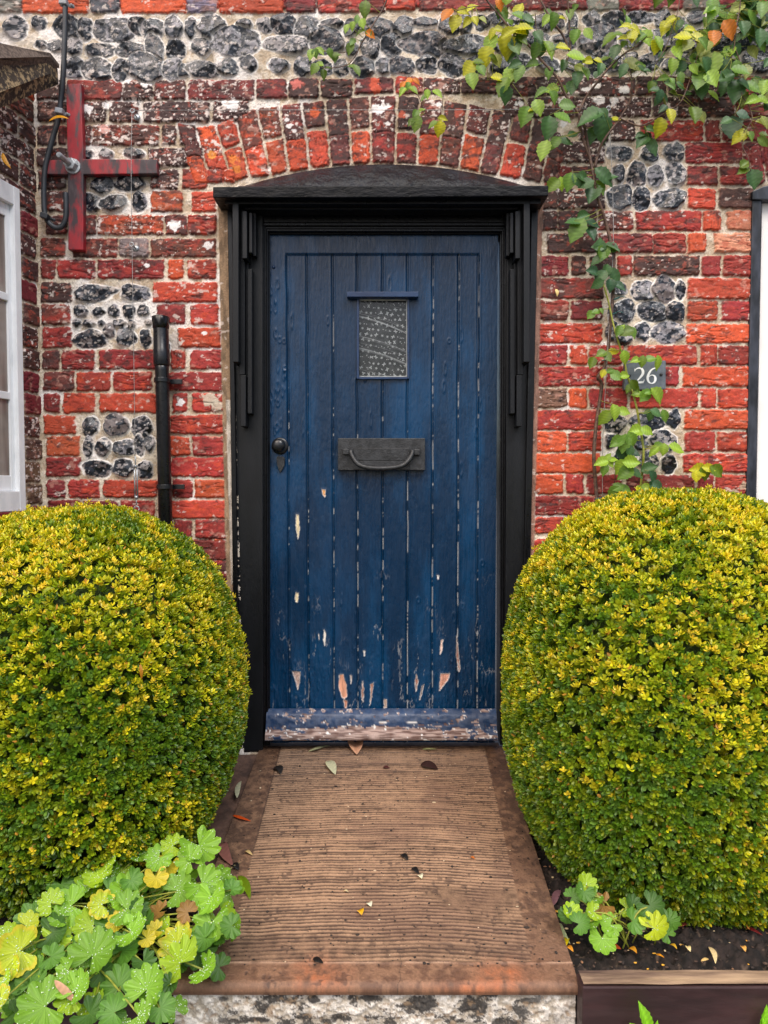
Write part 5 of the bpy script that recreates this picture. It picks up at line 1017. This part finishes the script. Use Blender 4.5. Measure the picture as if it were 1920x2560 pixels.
leaves(O5, [(560, 40, 90, 180, 'k'), (585, 85, 120, 100, 'g'), (645, 50, 110, 10, 'k'), (520, 205, 90, 190, 'd'), (575, 240, 120, 130, 'k'), (610, 200, 90, 100, 'k'), (665, 235, 130, 60, 'k'), (690, 300, 110, 20, 'd'), (555, 285, 90, 150, 'k'), (640, 290, 90, 90, 'd'), (510, 485, 66, 130, 'g'), (545, 465, 60, 170, 'g'), (580, 460, 46, 60, 'g'), (690, 590, 80, 110, 'g'), (740, 590, 110, 170, 'b'), (780, 600, 90, 60, 'g'), (710, 570, 60, -60, 'l'),
    (580, 735, 80, 160, 'b'), (620, 755, 80, 60, 'b'), (660, 720, 80, -10, 'y'), (730, 760, 90, 80, 'l'), (735, 735, 60, 40, 'b'), (518, 795, 84, 110, 'b'), (590, 865, 60, 110, 'y'), (640, 850, 60, -20, 'g'), (675, 880, 90, 40, 'g'), (730, 878, 66, -10, 'l'), (800, 780, 70, 170, 'l'), (845, 785, 80, 100, 'b'), (900, 770, 80, -20, 'g'), (950, 795, 100, 80, 'l'), (790, 940, 76, 60, 'b'), (755, 960, 70, 120, 'b'), (800, 960, 76, 50, 'b'),
    (810, 1000, 76, 180, 'l'), (860, 1010, 100, 130, 'g'), (940, 1005, 120, 50, 'l'), (885, 985, 60, -20, 'g'), (600, 1150, 110, 130, 'l'), (665, 1115, 110, 80, 'l'), (725, 1110, 90, 10, 'l'), (880, 1115, 66, 170, 'k'), (935, 1120, 84, 30, 'k'), (895, 1145, 60, 100, 'k'), (990, 1140, 90, 70, 'g'), (800, 1240, 110, 170, 'l'), (875, 1235, 90, 30, 'l'), (680, 1310, 110, 150, 'g'), (725, 1320, 130, 100, 'g'), (770, 1295, 110, 70, 'g'), (715, 1385, 100, 60, 'd'), (790, 1375, 90, 20, 'd'), (765, 1370, 80, 100, 'k'),
    (920, 1365, 90, 140, 'l'), (950, 1330, 66, -20, 'g'), (985, 1355, 80, 100, 'l'), (1070, 1350, 120, 20, 'l'), (580, 1440, 90, 170, 'l'), (620, 1410, 66, -60, 'l'), (655, 1420, 60, -10, 'l'), (600, 1485, 90, 100, 'g'), (640, 1450, 60, 60, 'l'), (705, 1470, 110, 120, 'l'), (775, 1440, 110, 0, 'l'), (735, 1510, 120, 150, 'g'), (800, 1500, 120, 30, 'k'), (890, 1480, 110, -20, 'k'), (910, 1540, 100, 60, 'd'), (870, 1605, 80, 140, 'l'), (935, 1600, 110, 40, 'd'), (690, 1600, 90, -30, 'g'), (740, 1615, 90, 10, 'g'), (660, 1640, 110, 130, 'g'), (830, 1620, 70, 60, 'l'),
    (1205, 1495, 120, 190, 'y'), (1250, 1510, 110, 80, 'b'), (1280, 1480, 100, 10, 'y'), (1325, 1500, 110, 40, 'b'), (1195, 1530, 80, 90, 'y')])
rg = np.random.default_rng(77)
extra = []
for (x, y, L, a, c) in LV:                                # fill the mass at the top right
    if (x > 1500 and y < 260 and rg.random() < .7) or (x > 1240 and y < 160 and rg.random() < .55): extra.append((x+rg.uniform(-26, 26), y+rg.uniform(-22, 22), L*rg.uniform(.6, .95), a+rg.uniform(-60, 60), rg.choice(['k', 'g', 'k', 'b'])))
for i in range(60): extra.append((rg.uniform(1690, 1925), rg.uniform(0, 300)*rg.random()**.4, rg.uniform(26, 44), rg.uniform(30, 150), rg.choice(['k', 'g', 'p', 'l'])))
nx_ = len(extra)
for i in range(150): extra.append((rg.uniform(1250, 2250) if i > 60 else rg.uniform(1900, 2200), rg.uniform(-200, -10) if i % 3 else rg.uniform(-60, 260)*(1)+0, rg.uniform(28, 48), rg.uniform(0, 360), rg.choice(['k', 'g', 'l', 'y', 'b'])) if i > 60 else (rg.uniform(1925, 2180), rg.uniform(-60, 300), rg.uniform(28, 48), rg.uniform(0, 360), rg.choice(['k', 'g', 'd'])))
extra = extra[:nx_]+[e for e in extra[nx_:] if not (0 < e[0] < 1920 and e[1] > 0)]
lv_u = np.linspace(0, 1, 14); prof_w = np.interp(lv_u, np.linspace(0, 1, 8), [0, .30, .44, .49, .45, .34, .17, 0])*(1+.07*(-1.)**np.arange(14))
def leaf3(base, d, nrm, L, wid, col, rg, curl=.12):
    d = d/np.linalg.norm(d); s = np.cross(d, nrm); s /= np.linalg.norm(s); nrm = np.cross(s, d); V = []; Cc = []
    fold = rg.uniform(.1, .6); cv = rg.uniform(-.05, .25)+curl
    for i, t in enumerate(lv_u):
        for j in (-2, -1, 0, 1, 2):
            q = j/2.; ww = prof_w[i]*wid*(1+.04*math.sin(i*5)); off = s*q*ww+nrm*(abs(q)*ww*fold-(t**2)*cv*L+.012*L*math.sin(i*2.3+j)); V.append(base+d*t*L+off)
            Cc.append(col*(1.3 if j == 0 else 1.0)*(1+.13*(-1)**(i+abs(j))))
    Fc = [(i*5+j, i*5+j+1, (i+1)*5+j+1, (i+1)*5+j) for i in range(13) for j in range(4)]
    return np.array(V), np.array(Fc), np.array(Cc)
VV, FF, CC, off = [], [], [], 0; pet = []
for idx, (x, y, L, a, c) in enumerate(LV+extra):
    ex = idx >= len(LV)
    Yc = -.055-.06*float(abs(vn(x/60, y/60, 900)))-(.055 if (y < 300 and x > 1230) else .0)*rg.random()+(.02 if ex else 0)
    if y > 880 and x < 1700: Yc = -.075-.03*rg.random()
    ctr = np.array(at(x, y, Yc)); a_ = R_(a); dv = np.array([math.cos(a_), -.35*rg.uniform(-.2, 1), -math.sin(a_)]); Lm = L*1.0/735.
    nrm = np.array([rg.uniform(-.35, .35), -1.0, rg.uniform(.15, .95)]); nrm /= np.linalg.norm(nrm)
    base = ctr-dv/np.linalg.norm(dv)*Lm*.5; col = lin(ROSE[c])*rg.uniform(.82, 1.2)
    v, f, cc = leaf3(base, dv, nrm, Lm, Lm*rg.uniform(.62, .86), col, rg); VV.append(v); FF.append(f+off); CC.append(cc); off += len(v)
    dd = np.linalg.norm(stem_arr-base, axis=1); k = dd.argmin()
    if .004 < dd[k] < .10: pet.append(tube_arr([stem_arr[k], (stem_arr[k]+base)/2+[0, -.004, -.003], base], [.0011, .0009, .0007], 4, False))
np_mesh('leaves', np.concatenate(VV), np.concatenate(FF), {'Col': np.concatenate(CC)}, M_leaf, rose, True)
py_obj('leaf_stalks', join(pet), M_gstem, rose)['kind'] = 'stuff'
M_tie = paint('green_twine', L4(20, 70, 70), L4(36, 96, 92), .6); tz = []
for (x, y) in ((1540, 747), (1533, 785), (1495, 1246), (1512, 900)):
    c = np.array(at(x, y, -.055)); tz.append(tube_arr([c+.011*np.array([math.cos(t), math.sin(t)*.8, .3*math.cos(t)]) for t in np.linspace(0, 6.28, 12)], .0014, 6)); tz.append(tube_arr([c, c+[.012, -.01, .006], c+[.03, -.012, .002]], .0012, 5))
for q in range(4): py_obj('tie', join(tz[2*q:2*q+2]), M_tie, rose)

# ------------------------------------------------------------------ lady's mantle
def mantle_leaf(c, nrm, r, az, col, rg, lobes=9, edge=None):
    nrm = nrm/np.linalg.norm(nrm); t = np.array([math.cos(az), 0, math.sin(az)]); a = t-nrm*t.dot(nrm); a /= np.linalg.norm(a); b = np.cross(nrm, a)
    nt_, nr = 108, 9; V = []; Cc = []; gap = .16
    cup = rg.uniform(.05, .30); wav = rg.uniform(.03, .10); ph = rg.uniform(0, 6)
    vcol = col*1.35+.02
    for i in range(nr):
        q = i/(nr-1)
        for j in range(nt_):
            u = j/(nt_-1); th = math.pi*gap+u*(2*math.pi*(1-gap)); L_ = u*lobes; fr_ = (L_ % 1)-.5
            lob = 1-.17*(abs(fr_)*2)**2.2; tooth = .03*abs(math.sin(L_*math.pi*4.5)); R0 = r*(lob-tooth)*(1-.10*math.exp(-((u-.0)/.05)**2)-.10*math.exp(-((u-1)/.05)**2))
            rr = q*(r*(1-q**2)+R0*q**2)*1.0
            z = cup*r*q*q-.20*r*q*(abs(fr_)*2-.5)*q+.02*r*math.sin(L_*25)*q*(1-q*.3)+wav*r*q*q*math.sin(2*th+ph)
            V.append(c+a*math.cos(th)*rr+b*math.sin(th)*rr+nrm*z)
            k = math.exp(-(fr_/.05)**2)*1.1*(1-q*.5)+.30*max(0, math.sin(L_*31+q*4))*q*(1-q)*2; cc = col*(1-k)+vcol*k; cc = cc*(1+.12*math.sin(q*9+j*.8)*.6)
            if edge is not None and q > .85: cc = cc*.4+edge*.6
            Cc.append(cc)
    Fc = [(i*nt_+j, i*nt_+j+1, (i+1)*nt_+j+1, (i+1)*nt_+j) for i in range(nr-1) for j in range(nt_-1)]
    return np.array(V), np.array(Fc), np.array(Cc)
MCOL = dict(g=(112, 156, 40), G=(124, 170, 44), l=(152, 184, 40), y=(178, 194, 40), d=(88, 132, 46), k=(66, 102, 38), o=(192, 176, 44), b=(150, 112, 54), p=(140, 130, 90))
def icos(bm, c, r):
    bmesh.ops.create_icosphere(bm, subdivisions=1, radius=r, matrix=Matrix.Translation(c) @ Matrix.Diagonal((1, 1, .7, 1)))
m_w, n, l, b = nodes('water_drop'); b.inputs['Base Color'].default_value = (.75, .9, .6, 1); b.inputs['Roughness'].default_value = .05; b.inputs['Alpha'].default_value = .6; b.inputs['Specular IOR Level'].default_value = 1.0
def mantle(lst, o, s, posfn, ground, label, seed, rs=1.0, ndrop=26, under=0):
    r9 = np.random.default_rng(seed+100); lst = list(lst)
    for i in range(under): t0 = lst[r9.integers(0, len(lst))]; lst.append((t0[0]+r9.uniform(-90, 90), t0[1]+r9.uniform(-10, 110), r9.uniform(70, 115), 'dkgGdl'[r9.integers(0, 6)]))
    n0 = len(lst)-under
    rg = np.random.default_rng(seed); root = empty('ladys_mantle', ground); tag(root, label, 'plant', "lady's mantle plants at the foot of the box bushes")
    VV, FF, CC, off = [], [], [], 0; st_ = []; dr = []
    for i, t in enumerate(lst):
        px, py = o[0]+t[0]/s, o[1]+t[1]/s; c = np.array(posfn(px, py, i)); c = c+(np.array([0, .05, -.022]) if i >= n0 else 0); dep = c[1]+CD; r = t[2]/s*dep/F*rs*1.12
        nrm = np.array([rg.uniform(-.6, .6), -.70+rg.uniform(-.45, .45), .85]); col = lin(MCOL[t[3]])*rg.uniform(.88, 1.12)
        v, f, cc = mantle_leaf(c, nrm, r, rg.uniform(0, 6.28), col, rg, int(rg.integers(7, 10)), lin((216, 190, 60)) if t[3] in 'yo' and rg.random() < .6 else None)
        VV.append(v); FF.append(f+off); CC.append(cc); off += len(v)
        g = np.array(ground)+rg.normal(size=3)*[.05, .03, 0]; st_.append(tube_arr(spline([g, (g+c)/2+[0, 0, .03], c-nrm*.004], 3), .0018, 6))
        if t[3] not in 'dkbo':
            for k in rg.choice(len(v), ndrop): dr.append((v[k]+nrm*.0012, rg.uniform(.0006, .0016)*(1 if rg.random() < .85 else 1.35)))
    np_mesh('leaves', np.concatenate(VV), np.concatenate(FF), {'Col': np.concatenate(CC)}, M_mantle, root, True)
    py_obj('leaf_stalks', join(st_), M_gstem, root)['kind'] = 'stuff'
    if dr:
        V0 = []; base = bmesh.new(); bmesh.ops.create_icosphere(base, subdivisions=1, radius=1); bv = np.array([v.co[:] for v in base.verts]); bf = np.array([[v.index for v in f.verts] for f in base.faces]); base.free()
        Vd = np.concatenate([bv*r_*np.array([1, 1, .75])+p for p, r_ in dr]); Fd = np.concatenate([bf+i*len(bv) for i in range(len(dr))]); np_mesh('water_drops', Vd, Fd, None, m_w, root, True)['kind'] = 'stuff'
    return root
A_ = (0, 1960)
def posL(px, py, i):
    t = (py-2080)/480.; Y = -CD+mix(1.66, 1.27, t)+.018*math.sin(i*2.7); return at(px, py, Y)
mantle([(1290, 400, 130, 'G'), (1120, 400, 80, 'l'), (1230, 490, 90, 'G'), (905, 455, 70, 'g'), (1030, 480, 84, 'G'), (590, 540, 70, 'l'), (690, 560, 100, 'l'), (640, 600, 90, 'l'), (1090, 540, 84, 'o'), (1010, 605, 76, 'o'), (395, 650, 90, 'd'), (850, 620, 70, 'd'), (560, 660, 70, 'G'), (700, 690, 80, 'd'), (840, 710, 130, 'G'), (1150, 690, 105, 'g'), (1310, 650, 120, 'G'), (1420, 620, 80, 'g'), (1370, 730, 110, 'G'), (1500, 680, 60, 'd'),
        (330, 770, 85, 'l'), (460, 790, 120, 'G'), (400, 860, 80, 'g'), (660, 780, 84, 'y'), (600, 920, 115, 'l'), (820, 810, 110, 'g'), (1030, 830, 76, 'b'), (1215, 830, 66, 'b'), (760, 890, 70, 'o'), (1370, 900, 120, 'G'), (1500, 920, 74, 'd'), (170, 920, 86, 'y'), (50, 980, 74, 'l'), (340, 960, 100, 'k'), (130, 1080, 140, 'y'), (60, 1190, 90, 'y'), (330, 1120, 84, 'd'), (600, 1110, 155, 'g'), (790, 1080, 110, 'd'), (850, 960, 110, 'G'), (1150, 1030, 118, 'y'),
        (950, 1000, 56, 'o'), (1010, 950, 60, 'o'), (1330, 1000, 96, 'd'), (1165, 1160, 155, 'l'), (1320, 1200, 100, 'G'), (440, 1210, 84, 'G'), (200, 1300, 110, 'd'), (0, 1400, 84, 'y'), (20, 1280, 70, 'l'), (290, 1440, 165, 'g'), (490, 1340, 110, 'G'), (770, 1310, 120, 'd'), (950, 1330, 140, 'G'), (580, 1490, 110, 'k'), (1040, 1450, 90, 'd'), (740, 1480, 100, 'd'), (930, 1150, 80, 'k'), (1100, 1290, 60, 'k'), (100, 1480, 90, 'k'), (900, 1500, 90, 'G'), (650, 1230, 80, 'k'), (900, 800, 60, 'k'), (250, 1180, 60, 'd'), (30, 1080, 80, 'l')],
       A_, 2.592, posL, (-.62, -.86, -.15), "lime green lady's mantle with wet scalloped leaves spilling over the left corner of the step", 5, 1.0, 46, 52)
B_ = (1200, 1960)
def posR(px, py, i):
    p = at_z(px, py, -.11+.02*math.sin(i*1.7)); return (p[0], max(-.93, min(-.7, p[1])), p[2]) if False else at(px, py, -CD+mix(1.63, 1.52, (py-2200)/150.)+.012*math.sin(i*2.1))
mantle([(610, 580, 62, 'l'), (530, 650, 48, 'd'), (600, 620, 55, 'd'), (665, 650, 50, 'g'), (530, 740, 54, 'l'), (570, 805, 60, 'd'), (640, 790, 56, 'g'), (712, 700, 72, 'b'), (655, 735, 50, 'l'), (752, 810, 62, 'G'), (705, 890, 78, 'G'), (1003, 832, 88, 'y'), (880, 790, 68, 'd'), (840, 715, 50, 'l'), (980, 700, 76, 'k'), (1090, 790, 62, 'd'), (762, 770, 26, 'l'), (1080, 870, 44, 'd'), (880, 690, 50, 'k'), (500, 760, 50, 'k')],
       B_, 2.304, posR, (.55, -.83, -.15), "small lady's mantle with one brown leaf at the foot of the right bush", 9, 1.0, 14)
# young shoots beside the right edging board
def shoot(lst, label, seed):
    rg = np.random.default_rng(seed); VV, FF, CC, off = [], [], [], 0; st_ = []
    for (px, py, L, a) in lst:
        c = np.array(at(px, py, -1.06+.02*rg.random())); a_ = R_(a); dv = np.array([math.cos(a_), .1, -math.sin(a_)]); Lm = L/1290.
        v, f, cc = leaf3(c, dv, np.array([.2, -1, .3]), Lm, Lm*.45, lin((128, 190, 30))*rg.uniform(.9, 1.1), rg); VV.append(v); FF.append(f+off); CC.append(cc); off += len(v); st_.append(tube_arr([c+dv*.01, c+[0, 0, -.05], (c[0], c[1], -.43)], .0018, 6))
    o = empty('green_shoot', (VV[0][0][0], -1.05, -.43)); tag(o, label, 'plant', 'green shoots in front of the edging board'); np_mesh('leaves', np.concatenate(VV), np.concatenate(FF), {'Col': np.concatenate(CC)}, M_leaf, o, True); py_obj('stem', join(st_), M_gstem, o)
shoot([(1624, 2580, 72, -105), (1600, 2575, 30, -150), (1630, 2590, 40, -60)], 'bright green shoot just right of the step in front of the edging', 3)
shoot([(1900, 2580, 70, -70), (1918, 2590, 50, -100)], 'bright green shoot at the bottom right corner', 4)
# ------------------------------------------------------------------ fallen leaves, each one lying where it fell
def fallen(px, py, L, ang, wd, col, label, surf='path', lift=0.004, group='fallen leaves on the path', Y=None):
    rg = np.random.default_rng(int(px*7+py))
    if surf == 'path':
        Yv = yf
        for _ in range(30):
            z = path_z(Yv); p = at_z(px, py, z); Yv = Yv*.5+p[1]*.5
        c = np.array([p[0], p[1], path_z(p[1])+lift]); sl = .123
        e1 = at_z(px+math.cos(R_(ang))*L/2, py+math.sin(R_(ang))*L/2, c[2]); d = np.array([e1[0]-c[0], e1[1]-c[1], (e1[1]-c[1])*sl]); nr = np.array([0, -.12, 1])
        Lm = np.linalg.norm(d)*2
    elif surf == 'soil':
        p = at_z(px, py, -.155); c = np.array([p[0], p[1], -.148]); e1 = at_z(px+math.cos(R_(ang))*L/2, py+math.sin(R_(ang))*L/2, -.155); d = np.array([e1[0]-c[0], e1[1]-c[1], 0]); nr = np.array([0, -.1, 1]); Lm = np.linalg.norm(d)*2
    else:
        c = np.array(at(px, py, Y)); d = np.array([math.cos(R_(ang)), -.1, -math.sin(R_(ang))]); Lm = L*(Y+CD)/F; nr = np.array([0, -1, .4])
    d = d/np.linalg.norm(d); s = np.cross(d, nr); s /= np.linalg.norm(s); nr = np.cross(s, d); V = []; n_ = 12; bend = rg.uniform(-.12, .12)
    for i in range(n_):
        t = i/(n_-1); ww = wd*Lm*(math.sin(math.pi*t**.8)**.8)*.5+.0003
        for q in (-1, 0, 1): V.append(c+d*(t-.5)*Lm+s*(q*ww+bend*Lm*math.sin(math.pi*t))+nr*(abs(q)*ww*.5+.003*math.sin(t*3.1)))
    Fc = [(i*3+j, i*3+j+1, (i+1)*3+j+1, (i+1)*3+j) for i in range(n_-1) for j in range(2)]
    cc = np.tile(lin(col), (len(V), 1))*(1+.15*np.sin(np.arange(len(V)))[:, None])
    o = np_mesh('fallen_leaf', np.array(V), np.array(Fc), {'Col': cc}, M_leaf, None, True); o.modifiers.new('t', 'SOLIDIFY').thickness = .0004
    tag(o, label, 'leaf', group)
fl_data = [(798, 1874, 56, -18, .16, (176, 176, 140), 'pale willow leaf beside the weather board, left of the pink leaf'), (889, 1870, 24, 75, .5, (206, 160, 130), 'pinkish curled leaf at the foot of the door'), (1074, 1876, 36, -10, .2, (176, 180, 130), 'pale willow leaf right of the door centre'),
    (829, 1922, 28, 48, .34, (206, 206, 176), 'cream leaf lying near the top of the path'), (966, 1923, 18, -15, .6, (96, 50, 48), 'small maroon leaf on the upper path'), (1073, 1920, 44, 5, .62, (72, 46, 42), 'large dark brown leaf on the upper right of the path'), (604, 2049, 46, 6, .16, (220, 92, 30), 'orange leaf at the left edge of the path'),
    (571, 2138, 48, 62, .26, (150, 100, 90), 'dull pink leaf between the left bush and the path'), (587, 2170, 40, -38, .1, (160, 150, 110), 'thin straw coloured leaf left of the path'), (610, 2222, 52, 55, .2, (120, 146, 20), 'green yellow willow leaf near the lime green plant'), (622, 2136, 18, 4, .3, (220, 196, 140), 'tiny cream leaf on the left of the path'),
    (598, 1976, 40, -75, .16, (186, 186, 160), 'pale leaf stuck at the edge of the left bush'), (694, 1929, 18, 25, .5, (40, 36, 34), 'black curled leaf on the upper left of the path'), (1182, 2149, 12, -20, .5, (220, 130, 50), 'tiny orange petal on the lower right of the path'), (900, 2286, 9, 10, .9, (230, 180, 20), 'yellow petal on the lower path'),
    (1051, 2196, 8, 0, .9, (226, 222, 200), 'white petal on the right of the path'), (924, 2266, 8, 0, .9, (230, 226, 210), 'white petal on the lower middle of the path'), (1010, 2148, 20, 10, .5, (36, 32, 30), 'black leaf scrap in the middle of the path'), (1040, 2180, 16, 20, .5, (34, 30, 30), 'black leaf scrap below the middle of the path'), (795, 2407, 26, 0, .5, (38, 34, 32), 'black leaf scrap on the nosing of the step'), (588, 2172, 18, 10, .6, (30, 28, 28), 'black scrap at the left edge of the path'), (865, 2233, 14, -25, .4, (226, 210, 170), 'cream petal left of the path centre')]
for (a, b, c, d, e, f, g) in fl_data: fallen(a, b, c, d, e, f, g)
for (a, b, c, d, e, f, g, h) in [(147, 300, 52, -4, .16, (236, 176, 40), 'yellow leaf caught on the cable beside the red cross', -.062), (17, 402, 46, 60, .22, (206, 150, 40), 'yellow leaf hanging on the bay wall', -.20), (165, 2480, 84, 42, .22, (214, 172, 140), 'dry pinkish leaf lying on the lime green leaves', -1.10),
                                  (352, 1680, 40, 84, .2, (176, 120, 20), 'amber blade caught in the left bush', -.92), (120, 1480, 40, -35, .22, (160, 170, 40), 'green blade caught near the top of the left bush', -.86), (1391, 732, 20, 80, .4, (236, 216, 150), 'cream petal stuck on the bricks right of the door', -.012)]:
    fallen(a, b, c, d, e, f, g, 'wall', group='leaves caught off the ground', Y=h)
for (a, b, c, d, e, f, g) in [(1393, 2250, 44, -65, .22, (150, 110, 120), 'purple curled leaf beside the small right plant'), (1411, 2340, 60, 62, .2, (190, 200, 160), 'pale green leaf at the edge of the right bed'), (1417, 2365, 26, -60, .4, (216, 196, 20), 'bright yellow leaf by the step corner'), (1425, 2380, 22, 40, .5, (230, 160, 50), 'orange petal by the step corner'),
                              (1540, 2378, 26, 10, .6, (190, 84, 40), 'rust coloured leaf on the soil'), (1582, 2385, 24, 30, .6, (232, 170, 50), 'orange yellow petals on the soil'), (1683, 2375, 22, 30, .4, (240, 196, 60), 'yellow petal in the middle of the right bed'), (1780, 2395, 46, 68, .2, (240, 220, 170), 'long cream leaf on the soil'), (1722, 2380, 16, 60, .6, (244, 226, 170), 'round cream petal on the soil'),
                              (1880, 2335, 56, 22, .24, (130, 40, 40), 'dark red leaf at the right end of the bed'), (1858, 2380, 18, 50, .6, (240, 190, 100), 'peach petal at the right end of the bed'), (1650, 2398, 22, 20, .3, (240, 170, 40), 'amber petal near the edging board'), (1762, 2408, 20, -15, .3, (240, 210, 140), 'straw petal near the edging board'), (1705, 2320, 26, -20, .6, (130, 60, 50), 'reddish leaf under the right bush')]:
    fallen(a, b, c, d, e, f, g, 'soil', group='fallen leaves and petals on the right bed')
# crumbs and specks too many to count
rg = np.random.default_rng(66); Vd, Fd, Cd = [], [], []; bm_ = bmesh.new(); bmesh.ops.create_icosphere(bm_, subdivisions=1, radius=1); bv = np.array([v.co[:] for v in bm_.verts]); bf = np.array([[v.index for v in f.verts] for f in bm_.faces]); bm_.free()
for i in range(2600):
    if i < 1500: X_, Y_ = rg.uniform(.30, 1.6), rg.uniform(-.94, -.45); z = -.165+.03*sm(-.9, -.3, Y_)+.006; col = [(214, 190, 150), (230, 170, 60), (150, 110, 80), (90, 70, 60), (60, 50, 46), (46, 40, 38)][rg.choice(6, p=[.10, .07, .18, .25, .2, .2])]; s_ = rg.uniform(.0015, .0038)
    elif i < 1700: X_, Y_ = rg.uniform(-1.3, -.3), rg.uniform(-.94, -.45); z = -.165+.03*sm(-.9, -.3, Y_)+.006; col = (90, 74, 60); s_ = rg.uniform(.0015, .0035)
    else:
        t = rg.random()**.8; Y_ = mix(yw-.01, yf+.05, t); X_ = mix(xl0, xr0, .03+.94*rg.random()) if t < .3 else mix(mix(xl0, xl1, t), mix(xr0, xr1, t), rg.uniform(.02, .98)); z = path_z(Y_)+.001; col = [(36, 30, 28), (52, 44, 40), (200, 180, 150)][rg.choice(3, p=[.6, .32, .08])]; s_ = rg.uniform(.0008, .0024)*(2 if rg.random() < .05 else 1)
    sc_ = np.array([rg.uniform(.7, 1.8), rg.uniform(.6, 1.4), .5])*s_; Vd.append(bv*sc_+[X_, Y_, z]); Fd.append(bf+i*len(bv)); Cd.append(np.tile(lin(col), (len(bv), 1)))
lt = np_mesh('litter', np.concatenate(Vd), np.concatenate(Fd), {'Col': np.concatenate(Cd), 'Rough': np.full(2600*len(bv), .9)}, M_wall, None, True); tag(lt, 'crumbs and specks scattered on the path and the soil', kind='stuff')
